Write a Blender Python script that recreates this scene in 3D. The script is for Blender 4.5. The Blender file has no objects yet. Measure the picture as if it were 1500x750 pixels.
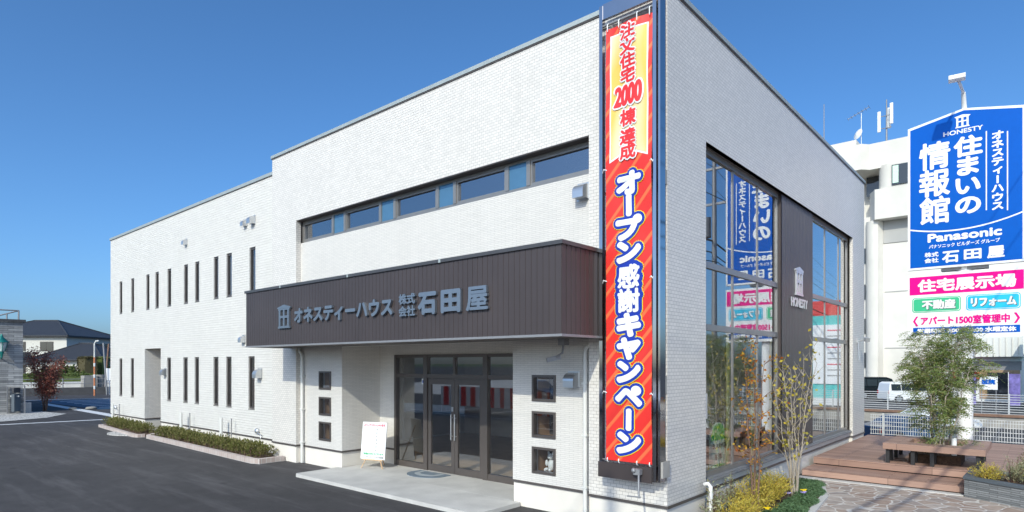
import bpy, bmesh, math, random
from mathutils import Vector, Matrix
S = bpy.context.scene
COL = S.collection
# ---------------------------------------------------------------- camera, sky, sun, exposure
YAW = math.atan2(779, 897.5)
cd = bpy.data.cameras.new('camera'); cam = bpy.data.objects.new('camera', cd); COL.objects.link(cam)
cam.location = (0, 0, 2.42); cam.rotation_euler = (math.radians(90), 0, YAW)
cd.sensor_width = 36; cd.lens = 36*897.5/1500; cd.shift_y = 157.5/1500; cd.clip_end = 5000; cd.clip_start = .05
S.camera = cam
SUN = Vector((.354, -1.0, .709)).normalized()
w = bpy.data.worlds.new('World'); S.world = w; w.use_nodes = True
nt = w.node_tree; sky = nt.nodes.new('ShaderNodeTexSky'); sky.sky_type = 'NISHITA'; sky.sun_disc = False
sky.sun_elevation = math.asin(SUN.z); sky.sun_rotation = math.atan2(SUN.x, SUN.y)
sky.air_density = .75; sky.dust_density = 3.2; sky.ozone_density = 7.5; sky.altitude = 350
hs = nt.nodes.new('ShaderNodeHueSaturation'); hs.inputs['Saturation'].default_value = 1.08; hs.inputs['Value'].default_value = 1.0
nt.links.new(sky.outputs[0], hs.inputs['Color']); nt.links.new(hs.outputs[0], nt.nodes['Background'].inputs[0]); nt.nodes['Background'].inputs[1].default_value = .15
sd = bpy.data.lights.new('sun', 'SUN'); sd.energy = 2.0; sd.angle = math.radians(.5); sd.color = (1, .935, .85)
sun = bpy.data.objects.new('sun', sd); COL.objects.link(sun); sun.rotation_euler = SUN.to_track_quat('Z', 'Y').to_euler()
S.view_settings.view_transform = 'Standard'; S.view_settings.look = 'None'; S.view_settings.gamma = 1
S.view_settings.use_curve_mapping = False
S.view_settings.exposure = .60
S.view_settings.use_white_balance = True; S.view_settings.white_balance_temperature = 6600; S.view_settings.white_balance_tint = 0
S.render.engine = 'CYCLES'; S.cycles.max_bounces = 8; S.cycles.transparent_max_bounces = 16
S.cycles.glossy_bounces = 4; S.cycles.diffuse_bounces = 4; S.cycles.caustics_reflective = False; S.cycles.caustics_refractive = False

# ---------------------------------------------------------------- materials
def new_mat(name):
    m = bpy.data.materials.new(name); m.use_nodes = True
    return m, m.node_tree, m.node_tree.nodes['Principled BSDF']
def N(t, typ, **kw):
    n = t.nodes.new(typ)
    for k, v in kw.items():
        if k in n.inputs: n.inputs[k].default_value = v
        else: setattr(n, k, v)
    return n
def c4(c): return (c[0], c[1], c[2], 1)
def pos(t): return t.nodes.new('ShaderNodeTexCoord').outputs['Object']
def mixc(t, fac, a, b, blend='MIX'):
    n = t.nodes.new('ShaderNodeMix'); n.data_type = 'RGBA'; n.blend_type = blend
    for i, v in ((0, fac), (6, a), (7, b)):
        if isinstance(v, (int, float)): n.inputs[i].default_value = v
        elif isinstance(v, tuple): n.inputs[i].default_value = c4(v)
        else: t.links.new(v, n.inputs[i])
    return n.outputs[2]
def ramp(t, src, *st):
    n = t.nodes.new('ShaderNodeValToRGB'); t.links.new(src, n.inputs[0]); e = n.color_ramp.elements
    while len(e) < len(st): e.new(.5)
    for q, (p, c) in zip(e, st):
        q.position = p; q.color = c4(c) if isinstance(c, tuple) else (c, c, c, 1)
    return n.outputs[0]
def bump(t, p, h, strength=.3, dist=.01):
    b = N(t, 'ShaderNodeBump', Strength=strength, Distance=dist)
    t.links.new(h, b.inputs['Height']); t.links.new(b.outputs[0], p.inputs['Normal']); return b
def noise(t, scale, detail=4, vec=None, rough=.55):
    n = N(t, 'ShaderNodeTexNoise', Scale=scale, Detail=detail, Roughness=rough)
    t.links.new(vec if vec is not None else pos(t), n.inputs['Vector']); return n.outputs[0]
def plain(name, c, rough=.5, metal=0, var=.12, scale=6, bmp=.05, spec=.5):
    m, t, p = new_mat(name)
    f = noise(t, scale)
    a = tuple(x*(1-var) for x in c); b = tuple(min(1, x*(1+var)) for x in c)
    t.links.new(ramp(t, f, (.3, a), (.7, b)), p.inputs['Base Color'])
    p.inputs['Roughness'].default_value = rough; p.inputs['Metallic'].default_value = metal
    p.inputs['Specular IOR Level'].default_value = spec
    if bmp: bump(t, p, noise(t, scale*12, 3), bmp, .01)
    return m
def tile(name, c1, c2, mortar, bw, rh, ms, bstr=.5, offset=.5, nz=0, nstr=0, rough=.5, spec=.35, grime=.04):
    m, t, p = new_mat(name)
    uv = t.nodes.new('ShaderNodeUVMap').outputs[0]
    b = N(t, 'ShaderNodeTexBrick', Scale=1.0, Color1=c4(c1), Color2=c4(c2), Mortar=c4(mortar))
    b.inputs['Mortar Size'].default_value = ms; b.inputs['Brick Width'].default_value = bw
    b.inputs['Row Height'].default_value = rh; b.inputs['Mortar Smooth'].default_value = .2; b.offset = offset
    t.links.new(uv, b.inputs['Vector'])
    g = ramp(t, noise(t, .7, 6), (.3, 1-grime), (.7, 1.0))
    col = mixc(t, 1.0, b.outputs['Color'], g, 'MULTIPLY')
    sm_ = N(t, 'ShaderNodeMapping'); sm_.inputs['Scale'].default_value = (2.2, .16, 1); t.links.new(uv, sm_.inputs[0])
    col = mixc(t, 1.0, col, ramp(t, noise(t, 1.6, 6, sm_.outputs[0], .6), (.30, 1-grime*.8), (.62, 1.0)), 'MULTIPLY')
    t.links.new(col, p.inputs['Base Color'])
    h = t.nodes.new('ShaderNodeMath'); h.operation = 'MULTIPLY_ADD'; h.inputs[1].default_value = -1.0
    t.links.new(b.outputs['Fac'], h.inputs[0]); 
    if nz:
        sc = N(t, 'ShaderNodeMath', operation='MULTIPLY'); sc.inputs[1].default_value = nstr
        t.links.new(noise(t, nz, 3), sc.inputs[0]); t.links.new(sc.outputs[0], h.inputs[2])
    else: h.inputs[2].default_value = 1
    bump(t, p, h.outputs[0], bstr, .006)
    p.inputs['Roughness'].default_value = rough; p.inputs['Specular IOR Level'].default_value = spec
    return m
def leafmat(name, cols, rough=.55):
    m, t, p = new_mat(name)
    g = t.nodes.new('ShaderNodeNewGeometry')
    n = len(cols)
    r = ramp(t, g.outputs['Random Per Island'], *[(i/(n-1) if n > 1 else 0, c) for i, c in enumerate(cols)])
    t.links.new(r, p.inputs['Base Color']); p.inputs['Roughness'].default_value = rough
    p.inputs['Specular IOR Level'].default_value = .3
    tr = t.nodes.new('ShaderNodeBsdfTranslucent'); t.links.new(r, tr.inputs[0])
    mx = t.nodes.new('ShaderNodeMixShader'); mx.inputs[0].default_value = .35
    t.links.new(p.outputs[0], mx.inputs[1]); t.links.new(tr.outputs[0], mx.inputs[2])
    t.links.new(mx.outputs[0], t.nodes['Material Output'].inputs[0])
    return m
def glassmat(name, tint=(.95, .96, .96), f0=.15, pw=4, ripple=.0):
    """clear pane: mirror share rises with viewing angle on the outer face, the rear face only lets light through"""
    m, t, p = new_mat(name); t.nodes.remove(p)
    lw = N(t, 'ShaderNodeLayerWeight', Blend=.5)
    pn = N(t, 'ShaderNodeMath', operation='POWER'); t.links.new(lw.outputs['Facing'], pn.inputs[0]); pn.inputs[1].default_value = pw
    ma_ = N(t, 'ShaderNodeMath', operation='MULTIPLY_ADD'); t.links.new(pn.outputs[0], ma_.inputs[0]); ma_.inputs[1].default_value = 1-f0; ma_.inputs[2].default_value = f0
    ge = t.nodes.new('ShaderNodeNewGeometry'); sb_ = N(t, 'ShaderNodeMath', operation='SUBTRACT'); sb_.inputs[0].default_value = 1; t.links.new(ge.outputs['Backfacing'], sb_.inputs[1])
    mu = N(t, 'ShaderNodeMath', operation='MULTIPLY', use_clamp=True); t.links.new(ma_.outputs[0], mu.inputs[0]); t.links.new(sb_.outputs[0], mu.inputs[1])
    gl = N(t, 'ShaderNodeBsdfGlossy', Roughness=0.0, Color=(.95, .97, 1, 1)); tr = N(t, 'ShaderNodeBsdfTransparent', Color=c4(tint))
    if ripple:
        b = N(t, 'ShaderNodeBump', Strength=ripple, Distance=.02)
        t.links.new(noise(t, 1.2, 1), b.inputs['Height']); t.links.new(b.outputs[0], gl.inputs['Normal'])
    mx = t.nodes.new('ShaderNodeMixShader'); t.links.new(mu.outputs[0], mx.inputs[0])
    t.links.new(tr.outputs[0], mx.inputs[1]); t.links.new(gl.outputs[0], mx.inputs[2])
    t.links.new(mx.outputs[0], t.nodes['Material Output'].inputs[0])
    return m
def asphalt(name, base, patch=.25):
    m, t, p = new_mat(name)
    P = pos(t)
    f1 = noise(t, 150, 2, P); f2 = noise(t, .35, 5, P); f4 = noise(t, 2.6, 6, P, .7)
    st = N(t, 'ShaderNodeMapping'); st.inputs['Scale'].default_value = (.22, 1.9, 1); t.links.new(P, st.inputs[0])
    f3 = noise(t, 1.3, 6, st.outputs[0], .68)
    a = tuple(x*.55 for x in base); b = tuple(x*1.6 for x in base)
    c = ramp(t, f1, (.3, a), (.72, b))
    c = mixc(t, 1.0, c, ramp(t, f2, (.3, 1-patch), (.7, 1+patch*.3)), 'MULTIPLY')
    c = mixc(t, 1.0, c, ramp(t, f4, (.28, .80), (.72, 1.12)), 'MULTIPLY')
    c = mixc(t, ramp(t, f3, (.50, 0.0), (.80, .55)), c, tuple(x*2.6 for x in base))
    # pale dusty scuffs and a few dark drips
    f5 = noise(t, .9, 8, st.outputs[0], .75); c = mixc(t, ramp(t, f5, (.66, 0.0), (.74, .55)), c, (.30, .28, .25))
    v = N(t, 'ShaderNodeTexVoronoi', Scale=.8, Randomness=1.0); t.links.new(P, v.inputs[0])
    c = mixc(t, ramp(t, v.outputs['Distance'], (.03, .55), (.09, 0.0)), c, tuple(x*.35 for x in base))
    t.links.new(c, p.inputs['Base Color']); p.inputs['Roughness'].default_value = .85
    p.inputs['Specular IOR Level'].default_value = .25
    bump(t, p, f1, .5, .006)
    return m
M = {}
M['tile'] = tile('white_wall_tile', (.80, .755, .70), (.72, .68, .63), (.42, .395, .37), .10, .05, .0032, .5, rough=.38, spec=.6)
M['fine'] = tile('fine_wall_tile', (.74, .705, .66), (.69, .66, .62), (.48, .455, .43), .17, .031, .0026, .5)
M['rough'] = tile('rough_white_cladding', (.76, .73, .68), (.72, .69, .645), (.64, .61, .57), .28, .07, .003, 1.0, nz=22, nstr=3.0, grime=.03)
M['plinth'] = plain('cream_plinth_render', (.76, .71, .64), .8, var=.05, scale=1.5, bmp=.15)
M['trim'] = plain('bronze_trim', (.12, .105, .10), .4, .3, var=.05)
M['frame'] = plain('bronze_window_frame', (.125, .108, .10), .35, .4, var=.05, bmp=0)
M['alu'] = plain('pale_bronze_frame', (.30, .285, .27), .35, .5, var=.05, bmp=0)
M['coping'] = plain('grey_coping_metal', (.42, .46, .45), .55, .35, var=.05, bmp=0)
M['brown'] = plain('brown_spandrel_metal', (.068, .054, .053), .42, .15, var=.08, scale=1.2, bmp=.02)
M['browncap'] = plain('brown_coping_metal', (.10, .095, .095), .35, .4, var=.05, bmp=0)
M['soffit'] = plain('soffit_board', (.16, .14, .13), .6, var=.05)
M['steel'] = plain('polished_dark_steel', (.52, .50, .50), .06, 1.0, var=.03, bmp=0)
M['letter'] = plain('blue_grey_steel_letter', (.28, .31, .35), .3, .7, var=.04, bmp=0)
M['lettersilver'] = plain('silver_letter', (.66, .66, .68), .3, .5, var=.03, bmp=0)
M['glass'] = glassmat('window_glass', f0=.18)
M['glassside'] = glassmat('tall_window_glass', f0=.27, pw=3)
M['glassfront'] = glassmat('entrance_glass', f0=.23, ripple=.015)
M['glassdark'] = glassmat('upper_strip_glass', (.55, .6, .66), f0=.34)
M['opal'] = plain('opal_glass_panel', (.10, .22, .34), .1, .3, var=.05, bmp=0)
M['white'] = plain('white_paint', (.80, .80, .79), .4, var=.03)
M['offwhite'] = plain('pvc_ivory', (.72, .71, .67), .4, var=.03, bmp=0)
M['silver'] = plain('brushed_silver', (.62, .63, .64), .3, .8, var=.03, bmp=0)
M['fencewhite'] = plain('galvanised_white_fence', (.55, .56, .56), .5, var=.06, bmp=0)
M['black'] = plain('black_rubber', (.02, .02, .022), .6, var=.1)
M['grey'] = plain('mid_grey_metal', (.28, .28, .29), .5, .3, var=.06)
M['wood'] = plain('pale_pine', (.62, .42, .25), .6, var=.12, scale=20)
M['tan'] = plain('tan_interior_wood', (.40, .26, .16), .6, var=.15, scale=4)
M['floor'] = plain('wood_floor_interior', (.42, .30, .20), .45, var=.15, scale=3)
M['inwall'] = plain('interior_wallpaper', (.55, .53, .50), .8, var=.04)
M['dark'] = plain('dark_interior', (.05, .047, .045), .7, var=.1)
M['curtain'] = plain('lime_curtain', (.50, .50, .22), .8, var=.1)
M['red'] = plain('red_plastic', (.60, .02, .02), .4, var=.1)
M['asphalt'] = asphalt('dark_asphalt', (.068, .064, .065))
M['road'] = asphalt('grey_road_asphalt', (.085, .085, .088))
M['paint'] = plain('white_road_paint', (.70, .70, .70), .7, var=.18, scale=9)
M['bluepaint'] = plain('blue_road_paint', (.02, .06, .12), .7, var=.2, scale=5)
M['concrete'] = plain('pale_concrete', (.55, .53, .50), .85, var=.13, scale=1.7, bmp=.4)
M['wallconcrete'] = plain('weathered_concrete', (.34, .32, .29), .9, var=.15, scale=3, bmp=.3)
M['darkwall'] = plain('dark_retaining_wall', (.07, .07, .075), .9, var=.15, scale=3, bmp=.3)
M['rust'] = plain('rusty_coping', (.22, .13, .09), .9, var=.2, scale=8, bmp=.3)
M['rooftile'] = tile('dark_roof_tile', (.055, .058, .066), (.045, .047, .055), (.02, .02, .022), .30, .28, .03, 1.0, 0.0)
M['cream'] = plain('cream_house_wall', (.62, .60, .54), .8, var=.05)
M['bldg'] = plain('cream_concrete_building', (.70, .665, .60), .85, var=.09, scale=.35, bmp=.1)
M['bldg_grey'] = plain('grey_concrete_building', (.42, .41, .39), .85, var=.06, scale=.35, bmp=.1)
M['teal'] = plain('teal_building_panel', (.10, .52, .50), .6, var=.05)
M['signblue'] = plain('sign_blue', (.0, .095, .47), .5, var=.03, bmp=0, spec=.12)
M['magenta'] = plain('sign_magenta', (.78, .0, .25), .5, var=.02, bmp=0, spec=.12)
M['signgreen'] = plain('sign_green', (.04, .48, .23), .4, var=.02, bmp=0)
M['cyan'] = plain('sign_cyan', (.01, .48, .72), .4, var=.02, bmp=0)
M['signwhite'] = plain('sign_white', (.82, .82, .82), .4, var=.01, bmp=0)
M['shade'] = plain('sign_drop_shadow_grey', (.10, .12, .14), .5, var=.01, bmp=0)
M['ledger'] = tile('grey_ledger_stone', (.60, .59, .57), (.26, .26, .265), (.12, .12, .12), .60, .10, .006, 1.0, .37, nz=18, nstr=1.2, rough=.8, grime=.3)
M['planterstone'] = tile('grey_stacked_stone', (.30, .31, .32), (.17, .18, .19), (.08, .08, .08), .30, .035, .003, 1.0, .4, nz=30, nstr=1.0, rough=.8)
M['soil'] = plain('brown_soil', (.09, .055, .035), .95, var=.4, scale=30, bmp=.8)
M['kerb'] = tile('pink_brick_kerb', (.46, .36, .32), (.54, .46, .42), (.60, .58, .55), .12, .2, .008, .5, 0.0, rough=.8)
M['bark'] = plain('brown_bark', (.20, .12, .085), .85, var=.25, scale=40, bmp=.5)
M['palebark'] = plain('pale_grey_bark', (.42, .36, .29), .85, var=.2, scale=40, bmp=.5)
M['orangeleaf'] = leafmat('orange_autumn_leaf', [(.45, .12, .03), (.62, .26, .04), (.60, .40, .06), (.30, .08, .03)])
M['yellowleaf'] = leafmat('yellow_autumn_leaf', [(.60, .46, .06), (.45, .40, .07), (.62, .50, .10)])
M['deckleaf'] = leafmat('fine_green_leaf', [(.13, .20, .055), (.20, .29, .08), (.28, .35, .12), (.34, .31, .12), (.15, .22, .065)])
M['hedgeleaf'] = leafmat('boxwood_leaf', [(.10, .12, .03), (.17, .18, .05), (.24, .21, .08), (.12, .12, .04)])
M['goldleaf'] = leafmat('golden_foliage', [(.52, .42, .06), (.72, .58, .11), (.44, .40, .09), (.66, .44, .08)])
M['paleleaf'] = leafmat('pale_variegated_leaf', [(.34, .36, .22), (.50, .50, .32), (.24, .27, .13), (.45, .36, .22)])
M['junileaf'] = leafmat('juniper_green', [(.09, .16, .07), (.15, .25, .12), (.12, .20, .08)])
M['redleaf'] = leafmat('dark_red_leaf', [(.36, .10, .07), (.46, .16, .11), (.28, .11, .08), (.42, .24, .18)])
M['farleaf'] = leafmat('far_garden_green', [(.08, .12, .03), (.15, .20, .06), (.24, .25, .08)])
M['brownhedge'] = leafmat('brown_green_clipped_hedge', [(.12, .10, .05), (.17, .14, .07), (.08, .09, .04)])
M['flower'] = plain('yellow_petal', (.85, .62, .01), .6)
M['violet'] = plain('violet_petal', (.38, .30, .65), .6)
M['lanterngreen'] = plain('green_lantern_metal', (.02, .20, .18), .4, .3)
M['milk'] = plain('frosted_glass', (.55, .62, .6), .2)
M['carwhite'] = plain('white_car_paint', (.78, .79, .80), .2, var=.02, bmp=0, spec=.7)
M['carblack'] = plain('black_car_paint', (.012, .012, .014), .15, var=.02, bmp=0, spec=.7)
M['carblue'] = plain('dark_blue_car_paint', (.03, .07, .15), .2, var=.02, bmp=0, spec=.7)
M['carglass'] = plain('dark_car_window', (.03, .035, .04), .05, var=.02, bmp=0, spec=.8)
M['tail'] = plain('red_lamp_lens', (.5, .01, .01), .2, var=.02, bmp=0)
M['orange'] = plain('orange_paint', (.60, .22, .10), .5)
M['purple'] = plain('purple_flag_cloth', (.16, .13, .36), .8, var=.4, scale=4)
M['mat'] = plain('grey_blue_mat', (.16, .20, .24), .9, var=.1)
M['matlight'] = plain('pale_mat_stripe', (.36, .39, .41), .9, var=.1)
M['green'] = plain('green_board_print', (.05, .60, .08), .5)
M['mint'] = plain('mint_board_print', (.62, .82, .66), .5)
M['pink'] = plain('pink_plush', (.75, .28, .34), .9)
M['textdark'] = plain('dark_print', (.05, .05, .05), .5, bmp=0)
M['textred'] = plain('red_print', (.70, .03, .10), .5, bmp=0)
M['textgreen'] = plain('green_print', (.03, .42, .15), .5, bmp=0)
M['banneryellow'] = plain('banner_yellow_ink', (.90, .68, .02), .5, var=.01, bmp=0)
M['bannerblue'] = plain('banner_blue_ink', (.006, .035, .36), .5, var=.01, bmp=0)
M['bannerred'] = plain('banner_red_ink', (.78, .035, .04), .5, var=.01, bmp=0)
# striped red banner cloth (printed diagonal stripes)
m, t, p = new_mat('striped_red_banner_cloth'); uv = t.nodes.new('ShaderNodeUVMap').outputs[0]
mp = N(t, 'ShaderNodeMapping'); mp.inputs['Rotation'].default_value = (0, 0, math.radians(-48)); t.links.new(uv, mp.inputs[0])
wv = N(t, 'ShaderNodeTexWave', Scale=1.45); wv.wave_profile = 'SAW'; wv.bands_direction = 'Y'; t.links.new(mp.outputs[0], wv.inputs[0])
t.links.new(ramp(t, wv.outputs[1], (.0, (.72, .028, .022)), (.76, (.72, .03, .022)), (.83, (.80, .15, .05)), (1, (.80, .15, .05))), p.inputs['Base Color'])
p.inputs['Roughness'].default_value = .45; bump(t, p, noise(t, 1.6, 2), .5, .03); M['bannercloth'] = m
# cream/gold printed panel
m, t, p = new_mat('cream_gold_banner_print')
sx = N(t, 'ShaderNodeMapping'); sx.inputs['Scale'].default_value = (1.6, 1, .38); t.links.new(pos(t), sx.inputs[0])
t.links.new(ramp(t, noise(t, 1.1, 1, sx.outputs[0]), (.38, (.86, .80, .66)), (.58, (.82, .52, .10))), p.inputs['Base Color'])
p.inputs['Roughness'].default_value = .45; M['goldprint'] = m
# red white vertical stripes
m, t, p = new_mat('red_white_striped_curtain')
wv = N(t, 'ShaderNodeTexWave', Scale=.50); wv.wave_profile = 'SAW'; wv.bands_direction = 'X'; t.links.new(pos(t), wv.inputs[0])
r_ = ramp(t, wv.outputs[1], (.0, (.65, .015, .02)), (.5, (.78, .76, .74))); t.nodes[-1].color_ramp.interpolation = 'CONSTANT'
t.links.new(r_, p.inputs['Base Color']); M['kohaku'] = m
# flagstones
m, t, p = new_mat('flagstone_paving'); P = pos(t)
mp = N(t, 'ShaderNodeMapping'); mp.inputs['Scale'].default_value = (1.0, .85, 1); t.links.new(P, mp.inputs[0])
wob = N(t, 'ShaderNodeTexNoise', Scale=2.2, Detail=2.0); t.links.new(P, wob.inputs[0])
va = N(t, 'ShaderNodeVectorMath', operation='MULTIPLY_ADD'); t.links.new(wob.outputs[1], va.inputs[0]); va.inputs[1].default_value = (.22, .22, 0); t.links.new(mp.outputs[0], va.inputs[2])
ve = N(t, 'ShaderNodeTexVoronoi', Scale=3.4, feature='DISTANCE_TO_EDGE'); vc = N(t, 'ShaderNodeTexVoronoi', Scale=3.4)
t.links.new(va.outputs[0], ve.inputs[0]); t.links.new(va.outputs[0], vc.inputs[0])
sp = t.nodes.new('ShaderNodeSeparateColor'); t.links.new(vc.outputs['Color'], sp.inputs[0])
stc = ramp(t, sp.outputs[0], (0, (.36, .26, .205)), (.35, (.45, .35, .285)), (.65, (.34, .285, .255)), (1, (.52, .43, .365)))
stc = mixc(t, 1.0, stc, ramp(t, noise(t, 9, 6, P), (.25, .7), (.75, 1.15)), 'MULTIPLY')
jf = ramp(t, ve.outputs[0], (.022, 1.0), (.042, 0.0))
t.links.new(mixc(t, jf, stc, (.64, .59, .54)), p.inputs['Base Color']); p.inputs['Roughness'].default_value = .8
bump(t, p, ramp(t, ve.outputs[0], (.04, 0.0), (.09, 1.0)), .6, .008); M['flag'] = m
# pale grey cobble
m, t, p = new_mat('pale_cobble_paving'); P = pos(t)
ve = N(t, 'ShaderNodeTexVoronoi', Scale=7, feature='DISTANCE_TO_EDGE'); t.links.new(P, ve.inputs[0])
t.links.new(ramp(t, ve.outputs[0], (.03, (.22, .21, .2)), (.09, (.58, .56, .53))), p.inputs['Base Color']); p.inputs['Roughness'].default_value = .85; M['cobble'] = m
# composite decking, boards along X
def decking(name, along):
    m, t, p = new_mat(name)
    uv = t.nodes.new('ShaderNodeUVMap').outputs[0]
    b = N(t, 'ShaderNodeTexBrick', Scale=1.0, Color1=c4((.44, .275, .21)), Color2=c4((.31, .19, .145)), Mortar=c4((.05, .03, .025)))
    b.inputs['Mortar Size'].default_value = .0035; b.inputs['Brick Width'].default_value = 1.7; b.inputs['Row Height'].default_value = .15; b.offset = .37
    t.links.new(uv, b.inputs[0])
    g = N(t, 'ShaderNodeMapping'); g.inputs['Scale'].default_value = (1.2, 60, 60); t.links.new(pos(t), g.inputs[0])
    t.links.new(mixc(t, 1.0, b.outputs[0], ramp(t, noise(t, 1, 3, g.outputs[0]), (.3, .88), (.7, 1.08)), 'MULTIPLY'), p.inputs['Base Color'])
    p.inputs['Roughness'].default_value = .62; bump(t, p, b.outputs['Fac'], -.4, .004)
    return m
M['deck'] = decking('brown_decking', 'x')

# ---------------------------------------------------------------- mesh builder
def origin_of(o):
    v = Vector((0, 0, 0))
    while o is not None: v = v + o.location; o = o.parent
    return v
class MB:
    def __init__(s): s.v = []; s.f = []; s.m = []; s.smooth = []
    def face(s, pts, m=0, sm=False):
        n = len(s.v); s.v += [tuple(p) for p in pts]; s.f.append(tuple(range(n, n+len(pts)))); s.m.append(m); s.smooth.append(sm)
    def mesh(s, vs, fs, m=0, sm=False):
        n = len(s.v); s.v += [tuple(p) for p in vs]
        for f in fs: s.f.append(tuple(n+i for i in f)); s.m.append(m); s.smooth.append(sm)
    def box(s, x0, x1, y0, y1, z0, z1, m=0):
        vs = [(x, y, z) for x in (x0, x1) for y in (y0, y1) for z in (z0, z1)]
        s.mesh(vs, [(0, 1, 3, 2), (4, 6, 7, 5), (0, 4, 5, 1), (2, 3, 7, 6), (0, 2, 6, 4), (1, 5, 7, 3)], m); return s
    def obox(s, c, ax, ay, az, m=0):      # centre and three half-axis vectors
        c, ax, ay, az = map(Vector, (c, ax, ay, az))
        vs = [c+ax*i+ay*j+az*k for i in (-1, 1) for j in (-1, 1) for k in (-1, 1)]
        s.mesh(vs, [(0, 1, 3, 2), (4, 6, 7, 5), (0, 4, 5, 1), (2, 3, 7, 6), (0, 2, 6, 4), (1, 5, 7, 3)], m); return s
    def bar(s, a, b, wd, hd, m=0, up=(0, 0, 1)):
        a, b = Vector(a), Vector(b); d = b-a; L = d.length; d.normalize(); u = Vector(up)
        if abs(d.dot(u)) > .95: u = Vector((1, 0, 0))
        sd_ = d.cross(u).normalized(); u2 = sd_.cross(d).normalized()
        return s.obox((a+b)/2, d*L/2, sd_*wd/2, u2*hd/2, m)
    def prism(s, poly, z0, z1, m=0, mtop=None):
        n = len(poly); s.face([(x, y, z1) for x, y in poly], m if mtop is None else mtop); s.face([(x, y, z0) for x, y in reversed(poly)], m)
        for i in range(n):
            a, b = poly[i], poly[(i+1) % n]; s.face([(a[0], a[1], z0), (b[0], b[1], z0), (b[0], b[1], z1), (a[0], a[1], z1)], m)
        return s
    def prismY(s, poly, y0, y1, m=0):     # polygon in XZ, extruded along Y
        n = len(poly); s.face([(x, y0, z) for x, z in poly], m); s.face([(x, y1, z) for x, z in reversed(poly)], m)
        for i in range(n):
            a, b = poly[i], poly[(i+1) % n]; s.face([(a[0], y1, a[1]), (b[0], y1, b[1]), (b[0], y0, b[1]), (a[0], y0, a[1])], m)
        return s
    def prismX(s, poly, x0, x1, m=0):     # polygon in YZ
        n = len(poly); s.face([(x0, y, z) for y, z in poly], m); s.face([(x1, y, z) for y, z in reversed(poly)], m)
        for i in range(n):
            a, b = poly[i], poly[(i+1) % n]; s.face([(x1, *a), (x1, *b), (x0, *b), (x0, *a)], m)
        return s
    def tube(s, pts, rad, n=8, m=0, cap=True):
        pts = [Vector(p) for p in pts]; k = len(pts)
        if not isinstance(rad, (list, tuple)): rad = [rad]*k
        vs = []; prev = None
        for i, p_ in enumerate(pts):
            d = (pts[min(i+1, k-1)]-pts[max(i-1, 0)]).normalized()
            if prev is None:
                u = Vector((0, 0, 1)) if abs(d.z) < .9 else Vector((1, 0, 0)); a = d.cross(u).normalized()
            else: a = (prev - d*prev.dot(d)).normalized()
            prev = a; b = d.cross(a)
            for j in range(n):
                q = 2*math.pi*j/n; vs.append(p_+(a*math.cos(q)+b*math.sin(q))*rad[i])
        fs = [(i*n+j, i*n+(j+1) % n, (i+1)*n+(j+1) % n, (i+1)*n+j) for i in range(k-1) for j in range(n)]
        s.mesh(vs, fs, m, True)
        if cap: s.face(vs[:n][::-1], m); s.face(vs[-n:], m)
        return s
    def ball(s, c, r, m=0, nu=12, nv=8):
        if not isinstance(r, (list, tuple)): r = (r, r, r)
        vs = [(c[0], c[1], c[2]+r[2])]
        for i in range(1, nv):
            a = math.pi*i/nv
            for j in range(nu):
                b = 2*math.pi*j/nu; vs.append((c[0]+r[0]*math.sin(a)*math.cos(b), c[1]+r[1]*math.sin(a)*math.sin(b), c[2]+r[2]*math.cos(a)))
        vs.append((c[0], c[1], c[2]-r[2])); fs = [(0, 1+j, 1+(j+1) % nu) for j in range(nu)]
        for i in range(nv-2):
            for j in range(nu): fs.append((1+i*nu+j, 1+(i+1)*nu+j, 1+(i+1)*nu+(j+1) % nu, 1+i*nu+(j+1) % nu))
        e = len(vs)-1; fs += [(1+(nv-2)*nu+j, e, 1+(nv-2)*nu+(j+1) % nu) for j in range(nu)]
        s.mesh(vs, fs, m, True); return s
    def build(s, name, mats, parent=None, bevel=0):
        if not isinstance(mats, (list, tuple)): mats = [mats]
        me = bpy.data.meshes.new(name); off = origin_of(parent) if parent else Vector((0, 0, 0))
        me.from_pydata([(x-off.x, y-off.y, z-off.z) for x, y, z in s.v], [], s.f)
        for mm in mats: me.materials.append(M[mm] if isinstance(mm, str) else mm)
        me.polygons.foreach_set('material_index', s.m); me.polygons.foreach_set('use_smooth', s.smooth)
        uvl = me.uv_layers.new(name='UVMap'); data = [0.0]*(2*len(me.loops))
        for pl in me.polygons:
            n = pl.normal; ax, ay, az = abs(n.x), abs(n.y), abs(n.z)
            for li in pl.loop_indices:
                x, y, z = s.v[me.loops[li].vertex_index]
                if az >= ax and az >= ay: u, v = x, y
                elif ay >= ax: u, v = x, z
                else: u, v = y, z
                data[2*li] = u; data[2*li+1] = v
        uvl.data.foreach_set('uv', data)
        me.update(); o = bpy.data.objects.new(name, me); COL.objects.link(o)
        if parent: o.parent = parent
        if bevel:
            b = o.modifiers.new('bevel', 'BEVEL'); b.width = bevel; b.segments = 2; b.limit_method = 'ANGLE'; b.angle_limit = math.radians(40)
        return o
def thing(name, loc, label, cat, group=None, kind=None):
    o = bpy.data.objects.new(name, None); COL.objects.link(o); o.location = loc; o.empty_display_size = .2
    return tag(o, label, cat, group)
def tag(o, label, cat, group=None):
    o['label'] = label; o['category'] = cat
    if group: o['group'] = group
    return o
def struct(o, kind='structure'): o['kind'] = kind; return o
def kids(o): return [c for c in bpy.data.objects if c.parent == o]
def dup(o, loc=None, rz=None, label=None, parent=None):
    c = o.copy(); COL.objects.link(c)
    if parent: c.parent = parent
    if loc is not None: c.location = loc
    if rz is not None: c.rotation_euler = (0, 0, rz)
    if label: c['label'] = label
    for ch in kids(o): dup(ch, parent=c)
    return c

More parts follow.
